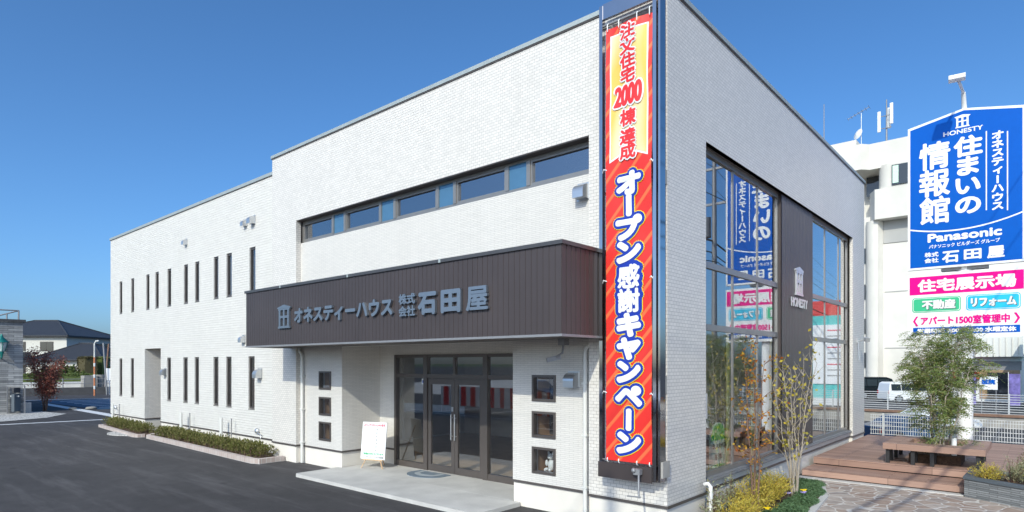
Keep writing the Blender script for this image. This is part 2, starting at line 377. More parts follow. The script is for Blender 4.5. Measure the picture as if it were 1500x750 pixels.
# ---------------------------------------------------------------- text
_tc = {}
def glyphs(sx, ext=0.0):
    k = (sx, ext)
    if k in _tc: return _tc[k]
    c = bpy.data.curves.new('t', 'FONT'); c.body = sx; c.size = 1; c.extrude = ext; c.resolution_u = 4
    o = bpy.data.objects.new('t', c); COL.objects.link(o); bpy.context.view_layer.update()
    me = o.evaluated_get(bpy.context.evaluated_depsgraph_get()).to_mesh()
    vs = [tuple(v.co) for v in me.vertices]; fs = [tuple(p_.vertices) for p_ in me.polygons]
    bpy.data.objects.remove(o); bpy.data.curves.remove(c)
    _tc[k] = (vs, fs); return _tc[k]
def text(mb, sx, O, R_, U_, w_=None, h_=None, bold=0, n=8, m=0, ext=0.0, rot=False, sc=None, layer=0.0, shear=0.0, rings=(1.0,)):
    """string fitted to a w_ x h_ box centred at O (or scaled by sc about its bbox centre)"""
    vs, fs = glyphs(sx, 1.0 if ext else 0.0)
    if not vs: return
    if rot: vs = [(v[1], -v[0], v[2]) for v in vs]
    if shear: vs = [(v[0]+shear*v[1], v[1], v[2]) for v in vs]
    x0, x1 = min(v[0] for v in vs), max(v[0] for v in vs); y0, y1 = min(v[1] for v in vs), max(v[1] for v in vs)
    cx, cy = (x0+x1)/2, (y0+y1)/2
    if sc is not None: kx, ky = sc if isinstance(sc, tuple) else (sc, sc)
    else: kx = (w_-2*bold)/max(x1-x0, 1e-6); ky = (h_-2*bold)/max(y1-y0, 1e-6) if h_ else kx
    O, R_, U_ = Vector(O), Vector(R_), Vector(U_); Nn = R_.cross(U_)
    offs = [(0, 0)] if not bold else [(0, 0)]+[(bold*q*math.cos(2*math.pi*i/n), bold*q*math.sin(2*math.pi*i/n)) for q in rings for i in range(n)]
    for i, (ox, oy) in enumerate(offs):
        e = layer+i*5e-5
        mb.mesh([O+R_*((v[0]-cx)*kx+ox)+U_*((v[1]-cy)*ky+oy)+Nn*(e+(v[2]*ext if ext else 0)) for v in vs], fs, m)
XR, ZU = (1, 0, 0), (0, 0, 1)
REF = None
def refsize():
    global REF
    if REF is None:
        vs, _ = glyphs('国'); REF = (max(v[0] for v in vs)-min(v[0] for v in vs), max(v[1] for v in vs)-min(v[1] for v in vs))
    return REF
def vtext(mb, cells, y, m=0, bold=0, n=8, layer=0, R_=XR, rings=(1.0,)):
    """cells: (char, xc, zc, width, height)"""
    rw, rh = refsize()
    for ch, xc, zc, cw, chh in cells:
        rot = ch == 'ー'
        text(mb, ch, (xc, y, zc), R_, ZU, sc=((cw-2*0)/rw, chh/rh), bold=bold, n=n, m=m, rot=rot, layer=layer, rings=rings)
def drape(mb, start):
    """lettering printed on the hanging cloth takes on its folds"""
    for i in range(start, len(mb.v)): x, y, z = mb.v[i]; mb.v[i] = (x, y+by(x, z)-BY, z)
def rel_logo(mb, O, R_, U_, w_, h_, th, m=0, layer=0):
    """small temple-like emblem: stepped pediment, pillars, cross bar, base"""
    O, R_, U_ = Vector(O), Vector(R_), Vector(U_); Nn = R_.cross(U_)
    def q(poly):
        a = [O+R_*(x*w_)+U_*(y*h_)+Nn*(layer) for x, y in poly]; b = [v+Nn*th for v in a]
        mb.face(b, m); k = len(a)
        for i in range(k): mb.face([a[i], a[(i+1) % k], b[(i+1) % k], b[i]], m)
    q([(-.46, .34), (.46, .34), (.46, .39), (0, .5), (-.46, .39)])
    q([(-.40, .27), (.40, .27), (.40, .335), (-.40, .335)])
    for x in (-.36, -.06, .24): q([(x, -.40), (x+.12, -.40), (x+.12, .27), (x, .27)])
    q([(-.24, -.07), (-.06, -.07), (-.06, .03), (-.24, .03)]); q([(.06, -.07), (.24, -.07), (.24, .03), (.06, .03)])
    q([(-.42, -.5), (.42, -.5), (.42, -.44), (-.42, -.44)]); q([(-.38, -.44), (.38, -.44), (.38, -.40), (-.38, -.40)])

# ---------------------------------------------------------------- wall helper
def wall(mb, axis, plane, th, u0, u1, z0, z1, ops=(), m=0, mi=1, mrev=None):
    """axis 'y': front faces -Y at y=plane, back at plane+th; axis 'x': front faces +X at x=plane, back plane-th"""
    us = sorted({u0, u1, *[a for o in ops for a in o[:2]]}); zs = sorted({z0, z1, *[a for o in ops for a in o[2:]]})
    us = [u for u in us if u0 <= u <= u1]; zs = [z for z in zs if z0 <= z <= z1]
    def P_(u, z, d): return (u, plane+d, z) if axis == 'y' else (plane-d, u, z)
    def hole(u, z): return any(o[0] < u < o[1] and o[2] < z < o[3] for o in ops)
    mr = m if mrev is None else mrev
    nu, nz = len(us)-1, len(zs)-1
    H = [[hole((us[i]+us[i+1])/2, (zs[j]+zs[j+1])/2) for j in range(nz)] for i in range(nu)]
    for i in range(nu):
        for j in range(nz):
            if H[i][j]: continue
            a, b, c, d = us[i], us[i+1], zs[j], zs[j+1]
            mb.face([P_(a, c, 0), P_(b, c, 0), P_(b, d, 0), P_(a, d, 0)], m)
            mb.face([P_(a, d, th), P_(b, d, th), P_(b, c, th), P_(a, c, th)], mi)
            if i == 0 or H[i-1][j]: mb.face([P_(a, c, 0), P_(a, d, 0), P_(a, d, th), P_(a, c, th)], mr)
            if i == nu-1 or H[i+1][j]: mb.face([P_(b, c, 0), P_(b, c, th), P_(b, d, th), P_(b, d, 0)], mr)
            if j == 0 or H[i][j-1]: mb.face([P_(a, c, 0), P_(a, c, th), P_(b, c, th), P_(b, c, 0)], mr)
            if j == nz-1 or H[i][j+1]: mb.face([P_(a, d, 0), P_(b, d, 0), P_(b, d, th), P_(a, d, th)], mr)
def ribbon(mb, pts, out, inn, z0, z1, m=0, closed=False):
    """box section that follows a polyline; outward is to the right of travel"""
    n = len(pts); nr = []
    for i in range(n):
        def dirn(a, b): d = Vector((b[0]-a[0], b[1]-a[1])); d.normalize(); return d
        ds = []
        if i > 0 or closed: ds.append(dirn(pts[i-1], pts[i]))
        if i < n-1 or closed: ds.append(dirn(pts[i], pts[(i+1) % n]))
        ns = [Vector((d.y, -d.x)) for d in ds]
        if len(ns) == 1: nr.append(ns[0])
        else:
            s_ = ns[0]+ns[1]; nr.append(s_/max(s_.dot(ns[0]), .2))
    A = [(p_[0]+q.x*out, p_[1]+q.y*out) for p_, q in zip(pts, nr)]; B = [(p_[0]-q.x*inn, p_[1]-q.y*inn) for p_, q in zip(pts, nr)]
    for i in range(n if closed else n-1):
        j = (i+1) % n; a, b, c, d = A[i], A[j], B[j], B[i]
        mb.face([(*a, z0), (*b, z0), (*b, z1), (*a, z1)], m); mb.face([(*c, z0), (*d, z0), (*d, z1), (*c, z1)], m)
        mb.face([(*a, z1), (*b, z1), (*c, z1), (*d, z1)], m); mb.face([(*a, z0), (*d, z0), (*c, z0), (*b, z0)], m)
    if not closed:
        for a, d in ((A[0], B[0]), (A[-1], B[-1])): mb.face([(*a, z0), (*a, z1), (*d, z1), (*d, z0)], m)
rnd = random.Random(7)
exec_parts = []

# ================================================================= GROUND
def sheet(name, mat, poly, z, hole=None):
    b = MB(); b.face([(x, y, z) for x, y in poly]); return struct(b.build(name, mat))
g = MB(); g.face([(-400, -300, 0), (60, -300, 0), (60, 20.7, 0), (-30, 20.7, 0), (-30, 600, 0), (-400, 600, 0)])
g.face([(60, 20.7, -1.3), (60, 20.7, 0), (-30, 20.7, 0), (-30, 20.7, -1.3)], 1); g.face([(-30, 20.7, -1.3), (-30, 20.7, 0), (-30, 600, 0), (-30, 600, -1.3)], 1)
struct(g.build('ground', ['asphalt', 'wallconcrete']))
sheet('lower_ground', 'road', [(-30, 20.7), (400, 20.7), (400, 45), (-30, 45)], -1.3)
b = MB(); b.face([(-30, 45, -.65), (600, 45, -.65), (1500, 3000, -.65), (-30, 3000, -.65)]); b.face([(-30, 45, -1.3), (600, 45, -1.3), (600, 45, -.65), (-30, 45, -.65)], 1)
struct(b.build('road', ['road', 'wallconcrete']))
b = MB(); b.face([(-3000, -1500, -.9), (-400, -1500, -.9), (-400, 3000, -.9), (-3000, 3000, -.9)]); struct(b.build('far_ground', 'farleaf'))
# painted marks on the left
def mark(name, mat, poly, z=.004): return sheet(name, mat, poly, z)
mark('painted_line', 'paint', [(-31.3, 4.75), (-31.0, 4.75), (-30.35, 9.6), (-30.65, 9.6)])
mark('pale_ground', 'cobble', [(-33.2, 3.6), (-32.7, 5.4), (-33.5, 7.0), (-35.4, 8.2), (-38.0, 7.75), (-39.5, 5.5), (-39.5, 3.0)], .012)
mark('painted_line', 'paint', [(-31.5, 9.1), (-31.9, 9.6), (-45.4, 9.6), (-45.0, 9.15)])
mark('painted_line', 'paint', [(-50.2, 9.4), (-50.6, 9.4), (-49.2, 14.2), (-48.8, 14.2)])
mark('painted_crossing', 'bluepaint', [(-37.5, 10.1), (-48.6, 9.7), (-48.2, 18), (-37.5, 18)])
for i in range(6): mark('painted_line', 'paint', [(-39.2-i*1.6, 10.6), (-39.5-i*1.6, 10.6), (-39.5-i*1.6, 16), (-39.2-i*1.6, 16)], .008)
# parking bay lines in the car park in front of the doors
for i in range(6): mark('parking_line', 'paint', [(-10-i*2.6, -7), (-9.88-i*2.6, -7), (-9.88-i*2.6, -2), (-10-i*2.6, -2)])
mark('parking_line', 'paint', [(-24, -2), (-9.9, -2), (-9.9, -1.86), (-24, -1.86)])
# flagstones and bed, right front
sheet('flagstone_path', 'flag', [(-3.93, -1), (14, -1), (14, 20.6), (-3.93, 20.6)], .006)
sheet('pale_ground', 'concrete', [(14, -60), (59, -60), (59, 20.6), (14, 20.6)], .01)  # pale sheet added out of view to bounce fill light onto the walls
sheet('pale_ground', 'concrete', [(-60, -60), (13.9, -60), (13.9, -14.5), (-60, -14.5)], .01)  # unseen pale sheet behind the camera, added for the same bounced fill
b = MB(); b.face([(-3.93, 6.5, .03), (-3.05, 6.5, .03), (-2.86, 8.6, .03), (-2.82, 10.6, .03), (-2.98, 12.0, .03), (-3.35, 13.2, .03), (-3.93, 13.7, .03)])
struct(b.build('bed_soil', 'soil'))
b = MB(); ribbon(b, [(-3.8, 13.78), (-3.3, 13.3), (-2.93, 12.05), (-2.77, 10.6), (-2.81, 8.6), (-3.0, 6.5)][::-1], .0, .11, 0, .045); struct(b.build('path_kerb', 'concrete'))
b = MB(); b.box(-3.95, -1.1, 13.78, 13.97, 0, .02); struct(b.build('path_kerb', 'concrete'))

# ================================================================= SHOP BUILDING
shop = thing('shop_building', (-9, 8, 0), 'white tiled two storey shop building with brown entrance canopy and tall side windows', 'building')
XW0, XW1, YW = -28.25, -14.909, 8.0
ZT = 7.63
# --- wing front with window openings
up = [(-27.18, -26.865), (-25.88, -25.566), (-24.32, -24.01), (-23.45, -23.13), (-22.35, -22.03), (-20.98, -20.66), (-20.12, -19.8), (-18.77, -18.45), (-17.92, -17.58), (-16.51, -16.17)]
lo = [(-27.2, -26.87), (-25.93, -25.59), (-22.38, -22.05), (-21.03, -20.68), (-20.14, -19.82), (-18.79, -18.45), (-17.94, -17.6), (-16.57, -16.22)]
wo = [(a, b_, 4.355, 5.60) for a, b_ in up[:-1]]+[(up[-1][0], up[-1][1], 4.0, 5.60)]+[(a, b_, 1.175, 2.62) for a, b_ in lo]
b = MB(); wall(b, 'y', YW, .16, XW0, XW1, .42, 7.33, wo+[(-24.47, -22.95, .42, 2.95)], 0, 1)
wall(b, 'x', -28.25+.16, .16, 8.16, 20.0, .42, 7.33, (), 1, 0)
wall(b, 'x', XW1+.0, .1, 19.9, 20.0, .42, 7.33, (), 1, 0)
b.box(-28.25, XW1, 20.0, 20.16, .42, 7.33, 0)
b.build('wing_wall', ['rough', 'inwall'], shop)
b = MB(); b.box(-24.62, -24.47, 8.16, 9.5, .42, 3.1); b.box(-22.95, -22.8, 8.16, 9.5, .42, 3.1); b.box(-24.47, -22.95, 9.35, 9.5, .42, 3.1); b.box(-24.47, -22.95, 8.16, 9.35, 2.95, 3.1)
b.build('porch_wall', 'tile', shop)
b = MB(); b.box(-28.09, XW1, 8.16, 20.0, 7.1, 7.2); b.build('wing_roof', 'coping', shop)
b = MB(); b.box(-28.09, XW1, 8.17, 19.95, 3.25, 3.35); b.box(-28.09, -24.62, 8.17, 19.95, .02, .1); b.box(-22.8, XW1, 8.17, 19.95, .02, .1); b.box(-28.09, XW1, 12, 12.1, .1, 7.1)
b.build('interior_floor', 'inwall', shop)
# wing windows
def narrow_window(x0, x1, z0, z1):
    f = MB(); y0, y1 = YW+.03, YW+.10; t_ = .035
    f.box(x0, x0+t_, y0, y1, z0, z1); f.box(x1-t_, x1, y0, y1, z0, z1); f.box(x0+t_, x1-t_, y0, y1, z0, z0+t_*1.6); f.box(x0+t_, x1-t_, y0, y1, z1-t_*1.6, z1)
    o = f.build('window', 'frame', shop)
    q = MB(); q.box(x0+t_, x1-t_, YW+.06, YW+.068, z0+t_*1.6, z1-t_*1.6); q.build('pane', 'glass', o)
    q = MB(); q.box(x0-.03, x0+.055, YW+.162, YW+.40, z0-.05, z1+.05); q.box(x0+.045, x1+.002, YW+.162, YW+.40, z0-.05, z0); q.build('reveal_board', 'tan', o)
    q = MB(); q.box(x0-.1, x1+.35, YW+.45, YW+.455, z0-.1, z1+.1); q.build('blind', 'dark', o)
    q = MB(); q.box(x0-.004, x1+.004, YW-.006, YW+.03, z0-.022, z0-.002); q.build('sill', 'frame', o)
for a in wo: narrow_window(*a)
# --- main block walls
SW = (-13.75, -5.235, .42, 5.90)
b = MB(); wall(b, 'y', 7.82, .13, XW1, -3.94, .42, ZT, [SW], 0, 1)
wall(b, 'x', -3.94, .08, 7.95, 20.15, .42, ZT, [(9.11, 18.75, .42, 5.85)], 0, 1)
wall(b, 'x', XW1+.15, .15, 7.95, 20.0, 3.3, ZT, (), 1, 0)
b.box(XW1, -4.02, 20.0, 20.15, .42, ZT, 0)
b.build('tiled_wall', ['tile', 'inwall'], shop)
# recessed fine-tile panel below the strip window
b = MB(); small = [(-6.45, -5.96, 1.795, 2.23), (-6.45, -5.96, 1.195, 1.63), (-6.45, -5.96, .60, 1.04), (-12.93, -12.43, 1.81, 2.24), (-12.93, -12.43, 1.205, 1.635), (-12.93, -12.43, .615, 1.055)]
wall(b, 'y', 7.95, .15, -13.9, -5.08, .42, 5.36, small+[(-12.0, -6.88, .42, 2.80)], 0, 1)
b.build('recessed_wall', ['fine', 'inwall'], shop)
b = MB(); wall(b, 'x', -12.0, .12, 8.10, 9.25, .42, 2.9, (), 0, 1); wall(b, 'x', -6.76, .12, 8.10, 9.25, .42, 2.9, (), 1, 0)
wall(b, 'y', 9.0, .12, -12.0, -11.41, .42, 2.9, (), 0, 1); b.box(-11.41, -6.88, 9.0, 9.12, 2.62, 2.9, 0)
b.build('entrance_wall', ['fine', 'inwall'], shop)
b = MB(); b.box(-14.7, -4.1, 9.3, 19.98, 7.05, 7.15); b.build('roof_slab', 'coping', shop)
b = MB(); b.box(-14.7, -4.14, 8.2, 19.95, 6.0, 6.08); b.box(-14.7, -8.6, 9.3, 19.95, 3.2, 3.32); b.box(-12.1, -6.7, 8.11, 8.99, 2.92, 3.0); b.box(-14.7, -8.6, 14.5, 14.6, .1, 3.2); b.build('interior_ceiling', 'inwall', shop)
b = MB(); b.box(-14.7, -4.1, 9.14, 19.98, .01, .09); b.box(-14.7, -12.13, 8.12, 9.14, .01, .09); b.box(-6.74, -4.1, 8.12, 9.14, .01, .09); b.box(-14.7, -8.6, 8.3, 19.95, 3.33, 3.36); b.build('interior_floor', 'floor', shop)
# foundation and trim following the footprint
fp1 = [(-28.25, 20.1), (-28.25, 8.0), (-24.47, 8.0), (-24.47, 9.35), (-22.95, 9.35), (-22.95, 8.0), (-14.909, 8.0), (-14.909, 7.82), (-13.75, 7.82), (-13.75, 7.95), (-12.0, 7.95), (-12.0, 9.0), (-11.41, 9.0)]
fp2 = [(-6.88, 9.0), (-6.88, 7.95), (-5.235, 7.95), (-5.235, 7.82), (-3.94, 7.82), (-3.94, 9.11), (-4.02, 9.11), (-4.02, 18.75), (-3.94, 18.75), (-3.94, 20.15), (-14, 20.15)]
for fp, th_ in ((fp1, .15), (fp2, .07)): b = MB(); ribbon(b, fp, -.012, th_, -.1, .40); b.build('foundation', 'plinth', shop)
for fp in (fp1, fp2): b = MB(); ribbon(b, fp, .014, .05, .40, .44); b.build('base_trim', 'trim', shop)
b = MB(); ribbon(b, [(-28.25, 20.1), (-28.25, 8.0), (-14.92, 8.0)], .03, .2, 7.345, 7.43); b.build('wing_coping', 'coping', shop)
b = MB(); ribbon(b, [(-28.25, 20.1), (-28.25, 8.0), (-14.92, 8.0)], .02, .1, 7.33, 7.345); ribbon(b, [(-14.909, 20.1), (-14.909, 7.82), (-3.94, 7.82), (-3.94, 20.15), (-14, 20.15)], .02, .1, ZT, ZT+.02); b.build('coping_underline', 'trim', shop)
b = MB(); ribbon(b, [(-14.909, 20.1), (-14.909, 7.82), (-3.94, 7.82), (-3.94, 20.15), (-14, 20.15)], .03, .2, ZT+.02, ZT+.09); b.build('roof_coping', 'coping', shop)
# strip window
f = MB(); zs0, zs1 = 5.36, 5.90
f.box(-13.75, -5.235, 7.99, 8.10, 5.36, 5.42); f.box(-13.75, -5.235, 7.99, 8.10, 5.84, 5.90)
f.box(-13.75, -13.69, 7.99, 8.1, 5.42, 5.84); f.box(-5.295, -5.235, 7.99, 8.1, 5.42, 5.84)
f.box(-13.9, -5.08, 7.952, 8.1, 5.36, 5.362)
sw = f.build('strip_window', 'alu', shop)
f = MB(); f.box(-13.74, -5.245, 7.83, 8.11, 5.885, 5.93); f.build('strip_head', 'trim', sw)
# divisions measured along the facade
seg = []
x = -13.69; big = 1.36; sm = .40; gap = .08
xs = [-13.69]
L = -5.295-x; big = (L-4*(sm+2*gap))/5
for i in range(5):
    seg.append(('big', x, x+big)); x += big
    if i < 4: seg.append(('post', x, x+gap)); seg.append(('opal', x+gap, x+gap+sm)); seg.append(('post', x+gap+sm, x+2*gap+sm)); x += 2*gap+sm
for k, a, c in seg:
    q = MB()
    if k == 'post': q.box(a, c, 7.98, 8.10, 5.42, 5.84); q.build('mullion', 'alu', sw)
    elif k == 'opal': q.box(a, c, 8.0, 8.02, 5.42, 5.84); q.build('blue_panel', 'opal', sw)
    else:
        q.box(a+.035, c-.035, 8.04, 8.05, 5.455, 5.80); q.build('pane', 'glassdark', sw)
        q = MB(); q.box(a, a+.035, 8.0, 8.08, 5.42, 5.84); q.box(c-.035, c, 8.0, 8.08, 5.42, 5.84); q.box(a+.035, c-.035, 8.0, 8.08, 5.42, 5.455); q.box(a+.035, c-.035, 8.0, 8.08, 5.805, 5.84); q.build('sash', 'alu', sw)
# small square windows beside the entrance
for i, (x0, x1, z0, z1) in enumerate(small):
    f = MB(); t_ = .04; y0, y1 = 7.93, 8.03
    f.box(x0, x0+t_, y0, y1, z0, z1); f.box(x1-t_, x1, y0, y1, z0, z1); f.box(x0+t_, x1-t_, y0, y1, z0, z0+t_); f.box(x0+t_, x1-t_, y0, y1, z1-t_, z1)
    o = f.build('small_window', 'frame', shop)
    q = MB(); q.box(x0+t_, x1-t_, 7.975, 7.983, z0+t_, z1-t_); q.build('pane', 'glass', o)
    q = MB(); q.box(x0-.03, x0, 8.102, 8.42, z0-.03, z1+.03); q.box(x1, x1+.03, 8.102, 8.42, z0-.03, z1+.03); q.box(x0, x1, 8.102, 8.42, z0-.03, z0); q.box(x0-.03, x1+.03, 8.42, 8.44, z0-.03, z1+.03, 1); q.build('display_niche', ['tan', 'dark'], o)
# --- entrance doors, Y=9.0
YD = 9.0; e = shop
f = MB()
def dx(v): return v*.9677
X0, X1 = -11.41, -6.90
m1a, m1b, m2a, m2b, pz = dx(-10.73), dx(-10.60), dx(-8.85), dx(-8.72), .07
for a, c in ((X0, X0+.075), (m1a, m1b), (m2a, m2b), (X1-.06, X1)): f.box(a, c, 8.96, 9.08, .07, 2.62)
for a, c in ((X0+.075, m1a), (m1b, m2a), (m2b, X1-.06)):
    f.box(a, c, 8.97, 9.07, 2.55, 2.62); f.box(a, c, 8.97, 9.07, 2.10, 2.19)
    if a != m1b: f.box(a, c, 8.97, 9.07, .07, .20)
f.box((m1b+m2a)/2-.03, (m1b+m2a)/2+.03, 8.97, 9.07, 2.19, 2.55)
ent = f.build('entrance_frame', 'frame', shop)
mid = (m1b+m2a)/2
for a, c, z0, z1 in ((X0+.075, m1a, .20, 2.10), (m2b, X1-.06, .20, 2.10), (X0+.075, m1a, 2.19, 2.55), (m1b, mid-.03, 2.19, 2.55), (mid+.03, m2a, 2.19, 2.55), (m2b, X1-.06, 2.19, 2.55)):
    q = MB(); q.box(a, c, 9.01, 9.018, z0, z1); q.build('pane', 'glassfront', ent)
for k, (a, c) in enumerate(((m1b+.01, mid-.004), (mid+.004, m2a-.01))):
    q = MB(); s_ = .095; q.box(a, a+s_, 8.985, 9.035, .08, 2.095); q.box(c-s_, c, 8.985, 9.035, .08, 2.095); q.box(a+s_, c-s_, 8.985, 9.035, .08, .22); q.box(a+s_, c-s_, 8.985, 9.035, 1.97, 2.095)
    d_ = q.build('door', 'frame', shop)
    q = MB(); q.box(a+s_, c-s_, 9.008, 9.014, .22, 1.97); q.build('pane', 'glassfront', d_)
    hx = c-.05 if k == 0 else a+.05
    q = MB(); q.tube([(hx, 8.935, .80), (hx, 8.935, 1.35)], .014, 8)
    for z in (.88, 1.27): q.tube([(hx, 8.935, z), (hx, 8.985, z)], .009, 6)
    q.build('handle', 'silver', d_)
    if k == 0:
        q = MB(); q.box(c-.075, c-.025, 8.972, 8.985, 1.40, 1.50); q.build('lock_plate', 'silver', d_)
q = MB(); q.box(m1a-.09, m1a-.01, 8.998, 9.006, 1.96, 2.08); q.box(m1a-.065, m1a-.035, 8.995, 8.998, 1.99, 2.05, 1); q.build('door_sticker', ['signwhite', 'signblue'], ent)
b = MB(); b.prism([(-12.1, 7.93), (-12.1, 6.9), (-12.05, 6.85), (-6.75, 6.85), (-6.70, 6.9), (-6.70, 7.93)], 0, .07); b.box(-11.98, -6.9, 7.93, 9.12, 0, .07)
b.build('porch_slab', 'concrete', shop, .01)
# --- canopy
cx0, cx1, cy0, cz0, cz1 = -13.97, -4.915, 6.69, 2.79, 4.04
b = MB()
def ribs(mb, along, a0, a1, fixed, z0, z1, sgn, p_=.105, w_=.016, d=.012):
    n = int((a1-a0)/p_); p_ = (a1-a0)/n
    prof = []
    for i in range(n):
        s0 = a0+i*p_; prof += [(s0, 0), (s0+p_-w_, 0), (s0+p_-w_*.8, d), (s0+p_-w_*.2, d)]
    prof.append((a1, 0))
    for (u0, d0), (u1, d1) in zip(prof, prof[1:]):
        if along == 'x': mb.face([(u0, fixed+d0, z0), (u1, fixed+d1, z0), (u1, fixed+d1, z1), (u0, fixed+d0, z1)])
        else: mb.face([(fixed+sgn*d0, u0, z0), (fixed+sgn*d1, u1, z0), (fixed+sgn*d1, u1, z1), (fixed+sgn*d0, u0, z1)])
ribs(b, 'x', cx0, cx1, cy0, cz0+.035, cz1, 1, d=.006, w_=.012); ribs(b, 'y', cy0, 7.93, cx1, cz0+.035, cz1, -1); ribs(b, 'y', cy0, 7.99, cx0, cz0+.035, cz1, 1)
can = b.build('canopy', 'brown', shop)
b = MB(); b.box(cx0+.02, cx1-.02, cy0+.02, 7.94, cz0+.02, cz0+.05); b.build('soffit', 'soffit', can)
b = MB(); ribbon(b, [(cx0, 7.99), (cx0, cy0), (cx1, cy0), (cx1, 7.95)], .012, .05, cz0, cz0+.034); b.build('drip_edge', 'grey', can)
b = MB(); ribbon(b, [(cx0, 7.99), (cx0, cy0), (cx1, cy0), (cx1, 7.81)], .03, .15, cz1, cz1+.055); b.box(cx0+.16, cx1-.16, cy0+.16, 7.94, cz1-.05, cz1-.02); b.build('canopy_coping', 'browncap', can)
for xj in (-12.4, -9.9, -7.35): b = MB(); b.box(xj, xj+.05, cy0-.033, cy0-.029, cz1-.001, cz1+.057); b.build('coping_joint', 'coping', can)
# sign letters on the canopy
def cletters(name, sx, xa, xb, za, zb, bold):
    q = MB(); text(q, sx, ((xa+xb)/2, cy0-.028, (za+zb)/2), XR, ZU, xb-xa, zb-za, bold=bold, n=8, ext=.024); return q.build(name, 'letter', can)
cletters('lettering', 'オネスティーハウス', -11.75, -8.50, 3.245, 3.565, .016)
cletters('lettering', '株式', -8.33, -7.90, 3.42, 3.60, .007); cletters('lettering', '会社', -8.33, -7.90, 3.215, 3.395, .007)
for ch, a, c in (('石', -7.83, -7.38), ('田', -7.27, -6.82), ('屋', -6.70, -6.24)): cletters('lettering', ch, a, c, 3.22, 3.59, .012 if ch == '屋' else .021)
q = MB(); rel_logo(q, (-12.18, cy0-.004, 3.42), XR, ZU, .58, .50, .045); q.build('emblem', 'letter', can)
# --- side windows (plane X=-4.12) and panel
XG = -4.10
def side_group(name, y0, y1, muls, endfr):
    f = MB()
    f.box(XG-.05, XG+.035, y0, y0+.06, .66, 5.85); f.box(XG-.05, XG+.035, y1-.06, y1, .66, 5.85)
    for z0, z1 in ((.60, .68), (2.95, 3.05), (3.95, 4.05), (5.76, 5.85)): f.box(XG-.05, XG+.04, y0+.06, y1-.06, z0, z1)
    for ym in muls:
        for z0, z1 in ((.68, 2.95), (3.05, 3.95), (4.05, 5.76)): f.box(XG-.03, XG+.022, ym-.028, ym+.028, z0, z1)
    o = f.build(name, 'alu', shop)
    ys = [y0+.03]+muls+[y1-.03]
    for i in range(len(ys)-1):
        for z0, z1 in ((.68, 2.95), (3.05, 3.95), (4.05, 5.76)):
            q = MB(); q.box(XG, XG+.008, ys[i]+.03, ys[i+1]-.03, z0, z1); q.build('pane', 'glassside', o)
    return o
side_group('tall_window', 9.11, 12.92, [10.56, 11.78], 0)
side_group('tall_window', 15.12, 18.75, [16.50, 17.83], 0)
b = MB(); ribs(b, 'y', 12.92, 15.12, -4.0, .60, 5.85, -1, .10); b.box(-4.14, -4.02, 12.925, 15.115, .6, 5.84); b.build('cladding_panel', 'brown', shop)
b = MB(); b.box(-4.12, -3.985, 9.11, 18.75, .555, .60); b.box(-4.0, -3.96, 9.12, 18.74, .545, .575); b.build('window_sill', 'grey', shop)
b = MB(); b.box(-4.10, -4.015, 9.11, 18.75, .44, .555); b.build('sill_panel', 'plinth', shop)
b = MB(); b.box(-4.10, -3.945, 9.11, 18.75, 5.85, 5.87); b.build('window_head', 'trim', shop)
q = MB(); rel_logo(q, (-3.998, 14.02, 4.19), (0, 1, 0), ZU, .60, .62, .035); q.build('emblem', 'lettersilver', shop)
q = MB(); text(q, 'HONESTY', (-3.97, 14.02, 3.72), (0, 1, 0), ZU, 1.16, .20, bold=.009, n=6, ext=.006); q.build('lettering', 'lettersilver', shop)
# --- vents, pipes, lamps, cameras fixed on walls
def hood(x, y, z, s=1.0, ax='y', mat_='silver'):
    q = MB(); w_, h_, d_ = .085*s, .20*s, .15*s
    prof = [(0, 0), (0, h_)]+[(-d_*math.sin(a), h_-d_*.75+d_*.75*math.cos(a)) for a in [i*math.pi/12 for i in range(1, 7)]]+[(-d_, 0)]
    q.prismX([(y+a, z+c) for a, c in prof], x-w_, x+w_); q.box(x-w_*1.15, x+w_*1.15, y-.012, y-.002, z-.02, z+h_+.02)
    return q.build('vent_hood', mat_, shop)
hood(-5.42, 7.95, 4.98, 1.15); hood(-5.60, 7.95, 2.05, 1.15)
hood(-20.78, 8.0, 6.22, .9); hood(-16.72, 8.0, 6.22, .9); hood(-16.27, 8.0, 6.22, 1.1); hood(-16.83, 8.0, 3.0, .95); hood(-22.52, 8.0, 2.02, 1.1); hood(-15.9, 8.0, 2.03, 1.2)
for x_, z_ in ((-16.0, .60), (-27.5, .70)):
    q = MB(); q.ball((x_, 7.97, z_), (.09, .07, .08)); q.tube([(x_+.05, 7.93, z_-.05), (x_+.25, 7.93, z_-.07), (x_+.25, 7.93, z_-.2)], .012, 6); q.build('outdoor_tap', 'silver', shop)
def pipe(x, y, ztop, side):
    q = MB(); q.tube([(x+side*.14, y+.02, ztop), (x+side*.12, y, ztop-.08), (x+.02*side, y, ztop-.14), (x, y, ztop-.22), (x, y, .02)], .036, 10)
    for z in (.5, 1.3, 2.1): q.box(x-.05, x+.05, y-.04, y+.05, z, z+.025)
    q.build('downpipe', 'offwhite', shop)
pipe(-13.58, 7.88, 2.80, -1); pipe(-5.33, 7.86, 2.80, 1)
q = MB(); q.tube([(-3.86, 8.86, .60), (-3.80, 8.86, .62), (-3.76, 8.86, .58), (-3.76, 8.86, -.05)], .032, 10); q.build('elbow_pipe', 'offwhite', shop)
q = MB(); q.box(-5.62, -5.50, 7.55, 7.67, 2.70, 2.80); q.tube([(-5.56, 7.61, 2.72), (-5.56, 7.58, 2.58), (-5.62, 7.5, 2.52)], .018, 6); q.bar((-5.60, 7.58, 2.52), (-5.74, 7.42, 2.47), .07, .07); q.build('security_camera', 'grey', shop)
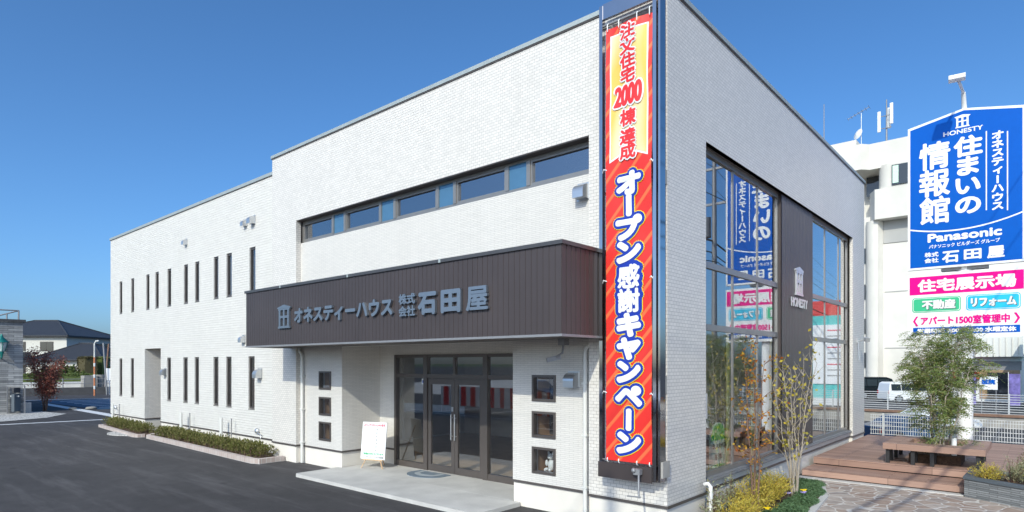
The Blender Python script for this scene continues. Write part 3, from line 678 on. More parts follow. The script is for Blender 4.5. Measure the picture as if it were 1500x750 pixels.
q = MB(); q.box(-3.94, -3.90, 19.2, 19.32, 3.0, 3.12); q.tube([(-3.9, 19.26, 3.06), (-3.72, 19.26, 3.08)], .02, 6); q.bar((-3.74, 19.3, 3.10), (-3.62, 19.0, 3.06), .1, .1); q.tube([(-3.9, 19.22, 3.0), (-3.88, 19.2, 2.5)], .012, 6); q.build('security_camera', 'silver', shop)
q = MB(); q.box(-24.46, -24.38, 8.75, 8.95, 1.15, 1.5); q.build('intercom', 'grey', shop)
q = MB(); q.box(-22.96, -22.90, 8.3, 8.34, 1.2, 1.9); 
b = MB(); b.box(-24.3, -23.1, 9.32, 9.345, .05, 2.3); b.build('side_door', 'frame', shop)
# --- banner frame on the corner pilaster
bf = MB(); yf0, yf1 = 7.585, 7.655
FX0, FX1 = -4.90, -3.985
bf.box(FX0, FX0+.055, yf0, yf1, .80, 7.62); bf.box(FX1-.055, FX1, yf0, yf1, .80, 7.62)
fr = bf.build('banner_frame', 'steel', shop)
q = MB(); q.box(FX0+.055, FX1-.055, yf0+.01, yf1-.01, 7.42, 7.64); q.build('top_plate', 'steel', fr)
q = MB(); q.box(FX0+.001, FX1-.056, yf0-.03, yf0-.002, .78, 1.00); q.build('bottom_plate', 'brown', fr)
q = MB(); q.box(FX1+.02, FX1+.05, yf0+.02, yf1+.1, .80, 7.62); q.build('side_rail', 'steel', fr)
q = MB()
for z in (.95, 2.6, 4.9, 7.3): q.box(FX0+.01, FX0+.04, yf1, 7.82, z, z+.04); q.box(FX1-.04, FX1-.01, yf1, 7.82, z, z+.04)
q.build('bracket', 'grey', fr)
for zz, rr in ((7.33, .02), (1.03, .012)): q = MB(); q.tube([(FX0+.03, 7.62, zz), (FX1-.03, 7.62, zz)], rr, 8); q.build('tension_rod', 'grey', fr)
for bb in ((-4.84, -4.75, 7.66, 7.8, 7.22, 7.36), (-4.70, -4.62, 7.66, 7.76, 7.30, 7.38)): q = MB(); q.box(*bb); q.build('junction_box', 'offwhite', fr)
for bb in ((-3.925, -3.89, 7.60, 7.80, .86, 1.08), (-3.99, -3.94, 7.70, 7.815, 2.0, 2.25), (-3.99, -3.94, 7.70, 7.815, 4.9, 5.1)): q = MB(); q.box(*bb); q.build('junction_box', 'wallconcrete', fr)
q = MB(); q.tube([(-4.22, 7.53, .93), (-4.16, 7.42, .88), (-4.14, 7.38, .70), (-4.12, 7.36, .60)], .014, 6); q.obox((-4.22, 7.50, .93), (.05, 0, 0), (0, .04, 0), (0, 0, .04)); q.ball((-4.26, 7.46, .95), .035); q.tube([(-4.30, 7.36, .61), (-4.10, 7.36, .62)], .01, 6); q.build('spotlight', 'grey', fr)

# ================================================================= BANNER
ban = thing('hanging_banner', (-4.4, 7.58, 1.0), 'tall red vertical banner with cream top panel and white katakana, tied in the corner frame', 'banner')
BX0, BX1, BZ0, BZ1, BY = -4.775, -4.045, 1.035, 7.235, 7.575
nz_, nx_ = 60, 6
def by(x, z):
    u = (x-BX0)/(BX1-BX0)
    tie = .006*math.cos(math.pi*((z-BZ0) % 1.6)/.8)*(2*abs(u-.5))**2
    return BY+.022*math.sin(u*7.5+z*.9)*max(0, (z-4.2)/3.0)+.005*math.sin(z*4.1+u*3)+.004*math.sin(z*9.3-u*5)+tie
q = MB()
def clothsheet(mb, x0, x1, z0, z1, off, nx, nz, m=0):
    vs = []
    for j in range(nz+1):
        for i in range(nx+1):
            x = x0+(x1-x0)*i/nx; z = z0+(z1-z0)*j/nz; vs.append((x, by(x, z)-off, z))
    mb.mesh(vs, [(j*(nx+1)+i, j*(nx+1)+i+1, (j+1)*(nx+1)+i+1, (j+1)*(nx+1)+i) for j in range(nz) for i in range(nx)], m, True)
clothsheet(q, BX0, BX1, BZ0, BZ1, 0, 10, 80); cl = q.build('cloth', 'bannercloth', ban)
# cream panel: white border then gold print, with a swallow notch pointing up at the bottom
def panel(mb, x0, x1, zt, zb, notch, off, m=0):
    n = 10; top = []
    cols = []
    for i in range(n+1):
        x = x0+(x1-x0)*i/n; k = 1-abs(2*i/n-1); zlow = zb+notch*k
        cols.append([(x, by(x, z)-off, z) for z in [zlow+(zt-zlow)*j/24 for j in range(25)]])
    vs = [v for c in cols for v in c]
    mb.mesh(vs, [(i*25+j, (i+1)*25+j, (i+1)*25+j+1, i*25+j+1) for i in range(n) for j in range(24)], m, True)
q = MB(); panel(q, BX0+.065, BX1-.055, 7.12, 5.29, .13, .002, 0); panel(q, BX0+.085, BX1-.075, 7.10, 5.325, .13, .004, 1); q.build('printed_panel', ['signwhite', 'goldprint'], cl)
def zpx(y): return 2.42+(7.58/.8628)*(532.5-y)/897.5      # heights measured on the photograph along the banner
cells = [(ch, -4.41, zpx((a+c)/2), .215, (c-a)*.0092) for ch, a, c in (('注', 45, 65.5), ('文', 67, 87), ('住', 88, 107), ('宅', 108, 128.5), ('棟', 167, 190), ('達', 195, 217), ('成', 217.5, 238))]
q = MB(); vtext(q, cells, BY-.022, bold=.0095, n=6, layer=0)
text(q, '2000', (-4.41, BY-.022, zpx(146)), XR, ZU, .47, .30, bold=.016, n=8, shear=.12)
qq = MB(); vtext(qq, cells, BY-.018, bold=.03, n=8); text(qq, '2000', (-4.41, BY-.018, zpx(146)), XR, ZU, .52, .35, bold=.034, n=8, shear=.12)
drape(qq, 0); drape(q, 0); qq.build('lettering_outline', 'signwhite', ban); q.build('lettering', 'bannerred', ban)
big = [('オ', 257, 290, 1), ('ー', 293, 318, 1), ('プ', 322, 354, 1), ('ン', 357, 388, 1), ('感', 391, 424, 1), ('謝', 426, 458, 1), ('キ', 461, 493, 1), ('ャ', 499, 523, .9), ('ン', 529, 560, 1), ('ペ', 563, 595, 1), ('ー', 598, 628, 1), ('ン', 632, 661, 1)]
cells = [(ch, -4.395, zpx((a+c)/2), (.355 if ch not in '感謝ー' else .30)*(k if ch != 'ャ' else 1.05), (.30 if ch != 'ー' else .28)*(k if ch != 'ャ' else 1.1)) for ch, a, c, k in big]
y_ = MB(); vtext(y_, cells, BY-.010, bold=.078, n=16, rings=(1.0, .6)); drape(y_, 0); y_.build('lettering_outline', 'banneryellow', ban)
y_ = MB(); vtext(y_, cells, BY-.016, bold=.067, n=16, rings=(1.0, .6)); drape(y_, 0); y_.build('lettering_outline', 'bannerblue', ban)
y_ = MB()
for c_ in cells: vtext(y_, [c_], BY-.022, bold=.013 if c_[0] in '感謝' else .029, n=12, rings=(1.0, .5))
drape(y_, 0); y_.build('lettering', 'signwhite', ban)
q = MB()
for x_ in (BX0+.03, -4.56, -4.27, BX1-.03):
    q.tube([(x_, BY-.01, BZ1-.04), (x_+.01, BY-.03, BZ1+.04), (x_-.01, 7.60, 7.33)], .008, 5); q.tube([(x_, BY-.01, BZ0+.03), (x_+.01, BY-.03, BZ0-.01), (x_, 7.60, 1.0)], .009, 5)
for z_ in (2.0, 3.6, 5.2):
    for x_, xe in ((BX0+.02, FX0+.05), (BX1-.02, FX1-.05)): q.tube([(x_, BY-.01, z_), ((x_+xe)/2, BY-.02, z_+.02), (xe, 7.60, z_-.02)], .009, 5)
q.build('tie_rope', 'signwhite', ban)

# ================================================================= OBJECTS AT THE ENTRANCE
a = thing('sign_easel', (-11.45, 8.5, .07), 'white notice board with pink and green writing on a pine easel left of the doors', 'easel')
q = MB(); O = Vector((-11.52, 8.33, .90)); Rb = Vector((.93, .30, 0)).normalized(); Ub = Vector((-.05, .12, 1)).normalized(); Nb = Rb.cross(Ub)
def onb(u, v, k=0): return O+Rb*u+Ub*v+Nb*k
bw_, bh_ = .44, .56
q = MB(); q.obox(O, Rb*bw_, Ub*bh_, Nb*.012); bd = q.build('board', 'signwhite', a)
q = MB(); text(q, 'ようこそ いらっしゃいませ', onb(0, bh_-.09, .015), Rb, Ub, .76, .085, bold=.004, n=4, m=0)
for i in range(7):
    z = .34-i*.105; q.obox(onb(-.02, z-.045, .013), Rb*.36, Ub*.002, Nb*.001, 3); text(q, '様', onb(.10, z, .015), Rb, Ub, .05, .05, m=1); text(q, 'ご', onb(.18, z, .015), Rb, Ub, .03, .035, m=1)
text(q, 'ご来場ありがとうございます', onb(0, -.40, .015), Rb, Ub, .76, .07, bold=.004, n=4, m=2); text(q, 'オネスティーハウス石田屋', onb(.06, -.50, .015), Rb, Ub, .64, .045, bold=.002, n=4, m=1)
q.build('printed_text', ['textred', 'textdark', 'textgreen', 'grey'], bd)
for s_ in (-1, 1):
    q = MB(); q.bar(onb(.24*s_, -.56, -.03)+Vector((0, .0, .03)), onb(.40*s_, -.56, -.03)+Vector((0, -.06, -.30)), .035, .02); q.build('leg', 'wood', a)
q = MB(); q.bar(onb(0, .35, -.03), Vector((-11.70, 8.85, .075)), .035, .02); q.build('leg', 'wood', a)
q = MB(); q.bar(onb(-.36, -.575, .0), onb(.36, -.575, .0), .05, .03); q.build('ledge', 'wood', a)
a.scale = (.74, .74, .74); a.location = (-11.33, 8.5, .07)
b = MB()
def ell(cx, cy, rx, ry, n=32, a0=0, a1=2*math.pi): return [(cx+rx*math.cos(a0+(a1-a0)*i/n), cy+ry*math.sin(a0+(a1-a0)*i/n)) for i in range(n)]
arc = [(-10.35, 8.86)]+[(-9.87-.50*math.cos(math.pi*i/16)*1.0, 8.62-.36*math.sin(math.pi*i/16)) for i in range(17)]+[(-9.38, 8.86)]
b.prism(arc, .071, .082, 0); ma = tag(b.build('door_mat', 'mat'), 'grey blue half round mat lying in front of the double glass doors', 'mat')
b = MB(); b.prism([(-10.22, 8.80)]+[(-9.87-.34*math.cos(math.pi*i/16), 8.64-.22*math.sin(math.pi*i/16)) for i in range(17)]+[(-9.52, 8.80)], .082, .085); b.build('mat_pattern', 'matlight', ma)
b = MB(); b.prism([(-10.10, 8.76)]+[(-9.87-.22*math.cos(math.pi*i/16), 8.66-.12*math.sin(math.pi*i/16)) for i in range(17)]+[(-9.64, 8.76)], .085, .088); b.build('mat_centre', 'mat', ma)
# plush toys in the lowest right window
px_, pz_ = -6.24, .62
t_ = thing('plush_toy', (px_, 8.2, pz_), 'white plush animal sitting in the lowest small window right of the doors', 'toy')
q = MB(); q.ball((px_, 8.2, pz_+.10), (.065, .055, .10)); q.ball((px_, 8.18, pz_+.24), (.06, .055, .055)); q.build('body', 'white', t_)
for s_ in (-1, 1):
    q = MB(); q.ball((px_+.045*s_, 8.18, pz_+.30), (.02, .014, .028)); q.build('ear', 'white', t_); q = MB(); q.ball((px_+.07*s_, 8.16, pz_+.13), (.025, .03, .055)); q.build('arm', 'white', t_)
    q = MB(); q.ball((px_+.045*s_, 8.12, pz_+.03), (.03, .06, .03)); q.build('leg', 'white', t_); q = MB(); q.ball((px_+.02*s_, 8.128, pz_+.25), .007); q.build('eye', 'black', t_)
q = MB(); q.ball((-6.05, 8.2, .69), (.06, .06, .07)); q.ball((-6.05, 8.17, .76), (.04, .04, .035)); q.ball((-6.08, 8.17, .79), .014); q.ball((-6.02, 8.17, .79), .014)
tag(q.build('plush_toy', 'pink'), 'small pink plush toy beside the white one in the lowest right window', 'toy')
# things inside the tall side windows
def curtain(y, z1, lab):
    q = MB(); pts = []
    n = 16
    vs = []; 
    for i in range(n+1):
        yy = y-.08+.16*i/n; xx = -4.42+.035*math.sin(i*math.pi/2)
        vs += [(xx, yy, .12), (xx, yy, z1)]
    q.mesh(vs, [(2*i, 2*i+2, 2*i+3, 2*i+1) for i in range(n)], 0, True); return tag(q.build('curtain', 'curtain'), lab, 'curtain', 'lime curtains inside the tall side windows')
curtain(11.2, 2.9, 'lime curtain gathered at the first mullion of the near tall window')
curtain(12.45, 2.9, 'lime curtain gathered at the second mullion of the near tall window')
curtain(13.6, 5.7, 'full height lime curtain beside the brown cladding panel, near window')
g_ = thing('standee', (-4.55, 10.88, .09), 'green round topped advertising standee behind the nearest side window', 'sign')
q = MB(); q.prismX([(10.53, .46), (11.23, .46)]+[(10.88+.35*math.cos(math.pi*i/12), 1.06+.29*math.sin(math.pi*i/12)) for i in range(13)], -4.50, -4.47); bd = q.build('board', 'mint', g_)
q = MB(); q.prismX([(10.55, 1.03), (11.21, 1.03)]+[(10.88+.33*math.cos(math.pi*i/12), 1.07+.26*math.sin(math.pi*i/12)) for i in range(13)], -4.469, -4.464); q.build('green_print', 'green', bd)
q = MB(); q.prismX([(10.55, .49), (11.21, .49), (11.21, .55), (11.0, .60), (10.76, .60), (10.55, .55)], -4.469, -4.464); q.build('green_print', 'green', bd)
for tx, z_, w_, h_ in (('SUUMO', .93, .58, .09), ('相談', .74, .36, .12)): q = MB(); text(q, tx, (-4.455, 10.88, z_), (0, 1, 0), ZU, w_, h_, bold=.004, n=4); q.build('lettering', 'textdark', bd)
for yy in (10.65, 11.1): q = MB(); q.box(-4.6, -4.44, yy, yy+.04, .09, .46); q.build('foot', 'grey', g_)
for k, (y, x) in enumerate(((12.6, -6.2), (14.0, -6.4), (16.0, -5.5), (17.4, -5.8))):
    t_ = thing('armchair', (x, y, .09), ['nearest', 'second', 'third', 'farthest'][k]+' brown armchair inside the tall side windows', 'chair', 'armchairs inside the showroom')
    q = MB(); q.box(x-.33, x+.33, y-.33, y+.33, .35, .52); q.build('seat', 'tan', t_, .03)
    q = MB(); q.box(x-.36, x-.26, y-.33, y+.33, .52, .95); q.build('backrest', 'tan', t_, .03)
    for sx_ in (-1, 1):
        for sy_ in (-1, 1): q = MB(); q.box(x+sx_*.29-.02, x+sx_*.29+.02, y+sy_*.29-.02, y+sy_*.29+.02, .09, .35); q.build('leg', 'wood', t_)
t_ = thing('round_table', (-5.6, 13.3, .09), 'white round table between brown armchairs inside the near tall window', 'table')
q = MB(); q.tube([(-5.6, 13.3, .76), (-5.6, 13.3, .79)], .4, 24); q.build('tabletop', 'white', t_); q = MB(); q.tube([(-5.6, 13.3, .1), (-5.6, 13.3, .76)], .04, 10); q.build('leg', 'silver', t_)
q = MB(); q.tube([(-5.2, 9.9, 2.62), (-5.2, 9.9, 2.80)], [.42, .06], 24, cap=True); ls = tag(q.build('pendant_lamp', 'mint'), 'pale green cone pendant lamp hanging inside the near side window', 'lamp')
q = MB(); q.tube([(-5.2, 9.9, 2.8), (-5.2, 9.9, 6.0)], .01, 5); q.build('cord', 'black', ls)
q = MB(); q.box(-4.12, -4.0, 9.13, 9.30, 1.55, 1.95); q.build('meter_box', 'offwhite', shop)
for k in range(3):
    q = MB(); q.box(-11.3+k*1.3, -10.2+k*1.3, 13.0, 13.3, .09, 1.2+.2*k); tag(q.build('display_shelf', 'tan' if k != 1 else 'inwall', None, .01), ['left low', 'middle pale', 'right taller'][k]+' display shelf in the dark hall behind the entrance doors', 'shelf', 'display shelves in the hall')

# ================================================================= PYLON SIGN
SY = 19.7
py_ = thing('pylon_sign', (-1.58, SY, 0), 'tall blue pylon sign with a peaked top and a white and pink board below', 'sign')
SX0, SX1 = -2.80, -.34; CXs = (SX0+SX1)/2
q = MB(); q.tube([(CXs, SY+.30, 0), (CXs, SY+.30, 9.0)], .18, 20); q.build('post', 'white', py_)
q = MB()
for z in (8.2, 6.0, 4.88, 3.4): q.box(CXs-.5, CXs+.5, SY+.13, SY+.40, z, z+.08)
q.build('bracket', 'grey', py_)
q = MB(); q.prismY([(SX0, 4.95), (SX1, 4.95), (SX1, 8.80), (CXs, 9.05), (SX0, 8.80)], SY, SY+.16); bp = q.build('main_panel', 'signwhite', py_)
e_ = .055
q = MB(); q.prismY([(SX0+e_, 4.95+e_), (SX1-e_, 4.95+e_), (SX1-e_, 8.80-e_), (CXs, 9.05-e_), (SX0+e_, 8.80-e_)], SY-.004, SY); q.build('blue_face', 'signblue', bp)
def zs(y, x=1415): # height on the sign face of a picture row near column x
    u = (x-750)/897.5; t = SY/(.6555+u*0+ (u*.6555+.7552)-.6555) ; return 2.42+t*(532.5-y)/897.5
def xsg(x): u = (x-750)/897.5; t = SY/(u*.6555+.7552); return (u*.7552-.6556)*t
Yt = SY-.008
def st(mb, sx, xa, xb, ya, yb, bold=0, n=8, m=0, dy=0, layer=0, **k):
    xm = (xa+xb)/2; X_a, X_b = xsg(xa), xsg(xb); Zt, Zb = zs(ya, xm), zs(yb, xm)
    text(mb, sx, ((X_a+X_b)/2, Yt-dy, (Zt+Zb)/2), XR, ZU, X_b-X_a, Zt-Zb, bold=bold, n=n, m=m, **k)
q = MB(); rel_logo(q, ((xsg(1398)+xsg(1422))/2, Yt+.003, (zs(167, 1410)+zs(187, 1410))/2), XR, ZU, .36, .33, .006)
st(q, 'HONESTY', 1382, 1440, 188.4, 195, .004, 6)
col = lambda s_, x, ya, yb, cw: [(ch, xsg(x), zs(ya+(yb-ya)*(i+.5)/len(s_), x), cw*(.9 if ch in 'ー' else 1), (zs(ya, x)-zs(yb, x))/len(s_)*.90) for i, ch in enumerate(s_)]
vtext(q, col('住まいの', 1418, 199, 315, .50), Yt, bold=.024, n=8)
vtext(q, col('情報館', 1369, 208, 328, .58), Yt, bold=.020, n=8)
vtext(q, col('オネスティーハウス', 1461.5, 191, 308, .22), Yt, bold=.011, n=6)
for x in (1445, 1476): xx = xsg(x); q.box(xx-.012, xx+.012, Yt-.002, Yt+.002, zs(308, x), zs(192, x))
st(q, 'Panasonic', 1359, 1468, 337, 350, .014, 8)
st(q, 'パナソニック ビルダーズ グループ', 1361, 1465, 353.5, 359.5, .003, 5)
st(q, '株式', 1354.5, 1375, 369.5, 376.5, .005, 5); st(q, '会社', 1354.5, 1375, 378, 385, .005, 5)
for ch, xa, xb, ya, yb in (('石', 1380, 1405, 367.5, 384.5), ('田', 1412, 1438, 364.5, 379.5), ('屋', 1446, 1472, 360, 377.5)): st(q, ch, xa, xb, ya, yb, .013, 8)
n = 24; pts = [(SX0+e_+(SX1-SX0-2*e_)*i/n, 5.91+.26*((i/n-.42)/.58)**2*1.0) for i in range(n+1)]
for (xa, za), (xb, zb) in zip(pts, pts[1:]): q.face([(xa, Yt+.002, za-.018), (xb, Yt+.002, zb-.018), (xb, Yt+.002, zb+.018), (xa, Yt+.002, za+.018)])
q.build('lettering', 'signwhite', bp)
q = MB(); q.box(SX0, SX1, SY, SY+.14, 3.11, 4.82); lp = q.build('lower_panel', 'signwhite', py_)
q = MB(); q.box(SX0+.04, SX1-.03, SY-.004, SY, 4.27, 4.75, 0)
def rrect(mb, x0, x1, z0, z1, y, m, r=.07, k=.003):
    pl = []
    for cx, cz, a0 in ((x1-r, z1-r, 0), (x0+r, z1-r, 90), (x0+r, z0+r, 180), (x1-r, z0+r, 270)):
        pl += [(cx+r*math.cos(math.radians(a0+i*15)), cz+r*math.sin(math.radians(a0+i*15))) for i in range(7)]
    mb.prismY(pl[::-1], y-k, y, m)
for m_, x0, x1 in ((1, SX0+.10, CXs-.06), (2, CXs+.05, SX1-.09)):
    rrect(q, x0, x1, 3.79, 4.19, SY, m_); rrect(q, x0+.02, x1-.02, 3.81, 4.17, SY-.003, 3, .06); rrect(q, x0+.032, x1-.032, 3.822, 4.158, SY-.006, m_, .055)
q.box(SX0+.12, SX1-.10, SY-.004, SY, 3.20, 3.385, 4)
q.build('coloured_bar', ['magenta', 'signgreen', 'cyan', 'signwhite', 'signblue'], lp)
q = MB()
def sx2(mb, sx, fx0, fx1, z0, z1, bold, m, dy=0.0, ox=0, oz=0): text(mb, sx, (SX0+(SX1-SX0)*(fx0+fx1)/2+ox, SY-.012-dy, (z0+z1)/2+oz), XR, ZU, (SX1-SX0)*(fx1-fx0), z1-z0, bold=bold, n=6, m=m)
LM = ['signwhite', 'shade', 'magenta']
sx2(q, '住宅展示場', .09, .93, 4.33, 4.68, .018, 0); q.build('lettering', LM, lp)
for tx, fa, fb, za, zb in (('不動産', .13, .43, 3.87, 4.12), ('リフォーム', .56, .93, 3.88, 4.11)):
    q = MB(); sx2(q, tx, fa, fb, za-.018, zb-.018, .013, 1, 0, .018); sx2(q, tx, fa, fb, za, zb, .013, 0, .003); q.build('lettering', LM, lp)
q = MB(); sx2(q, 'アパート1500室管理中', .12, .88, 3.45, 3.68, .009, 2); q.build('lettering', LM, lp)
q = MB(); sx2(q, '営業時間 9:00〜18:00 水曜定休', .09, .93, 3.225, 3.36, .008, 0); q.build('lettering', LM, lp)
for sg, xx in ((1, SX0+.12), (-1, SX1-.10)):
    q = MB(); q.prismY([(xx, 3.56), (xx+sg*.07, 3.69), (xx+sg*.12, 3.69), (xx+sg*.05, 3.56), (xx+sg*.12, 3.43), (xx+sg*.07, 3.43)][::-1], SY-.014, SY-.008, 2); q.build('bracket_mark', LM, lp)
q = MB(); q.tube([(CXs, SY+.2, 8.9), (CXs, SY+.1, 9.15), (CXs, SY-.1, 9.42)], [.07, .06, .05], 10); q.tube([(CXs, SY-.1, 9.42), (CXs-.02, 18.62, 9.40)], .035, 8); la = q.build('lamp_arm', 'white', py_)
q = MB(); q.obox((CXs-.04, 18.5, 9.42), (.17, .02, 0), (-.02, .20, .03), (0, -.01, .05)); q.build('lamp_head', 'white', la, .01)

# ================================================================= DECK, BENCH, PLANTER
dk = thing('wooden_deck', (-2, 17, 0), 'brown composite deck with two broad steps beside the tiled wall', 'deck')
q = MB(); q.box(-3.92, 12, 14.88, 20.55, .18, .32); q.build('upper_deck', 'deck', dk)
q = MB(); q.box(-3.92, -1.08, 14.02, 14.88, .03, .16); q.build('step', 'deck', dk)
q = MB(); q.box(-3.9, -1.09, 14.10, 14.92, 0, .03); q.box(-3.9, 12, 14.95, 20.5, .0, .18); q.build('support', 'black', dk)
bn = thing('bench', (-1.7, 15.9, .32), 'wide brown slatted bench built square around a green tree on the deck', 'bench')
bx0, bx1, by0, by1, hx0, hx1, hy0, hy1 = -2.58, -.85, 14.95, 16.75, -2.2, -1.26, 15.42, 16.35
for x0, x1, y0, y1 in ((bx0, bx1, by0, hy0), (bx0, bx1, hy1, by1), (bx0, hx0, hy0, hy1), (hx1, bx1, hy0, hy1)):
    q = MB(); q.box(x0+.001, x1-.001, y0+.001, y1-.001, .615, .74); q.build('seat', 'deck', bn, .004)
for x in (-2.5, -2.05, -1.72, -.97):
    for y in (15.05, 15.4, 16.6): q = MB(); q.box(x-.035, x+.035, y-.035, y+.035, .32, .614); q.build('leg', 'black', bn)
for x in (-2.5, -.97): q = MB(); q.box(x-.035, x+.035, 15.97, 16.04, .32, .614); q.build('leg', 'black', bn)
q = MB(); q.box(hx0+.02, hx1-.02, hy0+.02, hy1-.02, .321, .50); struct(q.build('tree_soil', 'soil'))
pb = thing('stone_planter', (-.3, 14, 0), 'low grey stacked stone planter with dark cap at the end of the deck steps', 'planter')
pol = [(-1.09, 13.76), (1.5, 12.25), (1.5, 14.85), (-1.06, 14.85)]
q = MB(); ribbon(q, pol, 0, .16, 0, .33, closed=True); q.build('wall', 'planterstone', pb)
q = MB(); ribbon(q, pol, .02, .18, .331, .37, closed=True); q.build('cap', 'shade', pb)
q = MB(); q.prism([(-.9, 13.9), (1.3, 12.6), (1.3, 14.7), (-.9, 14.7)], .1, .30); q.build('soil', 'soil', pb)

# ================================================================= PLANTS
def leafquad(mb, c, L, W, rg, m=0, d=None):
    c = Vector(c)
    if d is None: d = Vector((rg.gauss(0, 1), rg.gauss(0, 1), rg.gauss(0, .7)))
    d = Vector(d); d.normalize(); s_ = d.cross(Vector((rg.gauss(0, 1), rg.gauss(0, 1), rg.gauss(0, 1))))
    if s_.length < 1e-4: return
    s_.normalize(); mb.face([c-d*L*.5, c+s_*W*.5, c+d*L*.5, c-s_*W*.5], m)
def hedge(name, label, pts, width, h, base, mat_, n, ls=.035, group=None, cat='hedge'):
    """bushy low hedge along a polyline: real soil-to-top volume of leaves over dark twigs"""
    rg = random.Random(hash(label) % 1000 if False else len(label)*7+n)
    mb = MB(); tw = MB(); segs = []; tot = 0
    for a_, b_ in zip(pts, pts[1:]):
        L = math.dist(a_, b_); segs.append((a_, b_, L)); tot += L
    cl_ = []
    for i in range(int(tot/.16)+1):
        d = min(tot-.001, i*.16+rg.uniform(-.05, .05)); d = max(d, 0)
        for a_, b_, L in segs:
            if d <= L: break
            d -= L
        k = d/L; tx, ty = (b_[0]-a_[0])/L, (b_[1]-a_[1])/L
        for s_ in (-1, 0, 1):
            o_ = s_*width*.33+rg.uniform(-.05, .05)
            cl_.append((a_[0]+tx*d-ty*o_, a_[1]+ty*d+tx*o_, base+h*rg.uniform(.45, .72)*(1 if s_ == 0 else .85), rg.uniform(.11, .17)))
    for i in range(n):
        c = rg.choice(cl_); v = Vector((rg.gauss(0, 1), rg.gauss(0, 1), rg.gauss(0, 1))).normalized()*c[3]*rg.uniform(.5, 1.1)
        z = max(base+.02, c[2]+v.z*h/.34); leafquad(mb, (c[0]+v.x, c[1]+v.y, z), ls*rg.uniform(.7, 1.4), ls*.6, rg, 0, v+Vector((0, 0, .1)))
    for c in cl_: tw.tube([(c[0], c[1], base-.02), (c[0]+rg.uniform(-.05, .05), c[1], c[2])], .006, 4)
    r = thing(name, (pts[0][0], pts[0][1], base), label, cat, group)
    o = mb.build('foliage', mat_, r); o = tw.build('twigs', 'bark', r); o['kind'] = 'stuff'; return r
def kerbring(name, pts, w_, z, label, mat_='kerb', closed=False, group=None):
    q = MB(); ribbon(q, pts, 0, w_, 0, z, closed=closed); return tag(q.build(name, mat_), label, 'kerb', group)
kerbring('planter_kerb', [(-27.3, 7.92), (-27.2, 7.30), (-22.6, 7.02), (-22.35, 7.1), (-22.3, 7.3)], .12, .10, 'pink brick kerb round the short far hedge bed', group='brick kerbs of the hedge beds')
kerbring('planter_kerb', [(-22.1, 7.9), (-22.2, 7.5), (-21.9, 7.2), (-14.5, 7.05), (-14.25, 7.15), (-14.25, 7.80)], .12, .12, 'pink brick kerb round the long hedge bed', group='brick kerbs of the hedge beds')
q = MB(); q.prism([(-27.1, 7.97), (-27.0, 7.42), (-22.5, 7.15), (-22.5, 7.97)], 0, .07); q.prism([(-21.9, 7.97), (-21.9, 7.33), (-14.4, 7.18), (-14.4, 7.79), (-14.95, 7.8), (-14.95, 7.97)], 0, .08); struct(q.build('bed_soil', 'soil'))
hedge('boxwood_hedge', 'short bushy green hedge at the far end of the white wing', [(-26.9, 7.65), (-22.8, 7.5)], .45, .34, .07, 'hedgeleaf', 5200, .055, 'boxwood hedges along the wing')
hedge('boxwood_hedge', 'long bushy green hedge in the kerbed bed nearest the canopy', [(-21.7, 7.58), (-14.65, 7.48)], .45, .36, .08, 'hedgeleaf', 9500, .055, 'boxwood hedges along the wing')
q = MB(); q.prism([(-24.5, 7.95)]+[(-23.7-.95*math.cos(math.pi*i/14)-.2, 7.5-1.0*math.sin(math.pi*i/14)*.8) for i in range(15)]+[(-22.4, 7.95)], 0, .03); struct(q.build('stepping_pavement', 'cobble'))
for i, (x, y, lab) in enumerate(((-27.1, 7.75, 'leftmost ivory marker post before the wing'), (-20.55, 7.75, 'middle ivory marker post in the long hedge'), (-17.7, 7.75, 'right ivory marker post in the long hedge'))):
    q = MB(); q.tube([(x, y, 0), (x, y, .86)], .045, 10); q.tube([(x, y, .86), (x, y, .875)], [.045, .02], 10); tag(q.build('marker_post', 'offwhite'), lab, 'post', 'ivory marker posts along the wing')
    q = MB(); q.tube([(x+.42, y+.1, 0), (x+.42, y+.1, .84)], .015, 8); q.tube([(x+.42, y+.1, .84), (x+.42, y+.1, .87)], .022, 8); tag(q.build('thin_rod', 'grey'), 'thin dark rod beside the '+lab.split(' before')[0].split(' in')[0], 'rod', 'thin rods beside the marker posts')

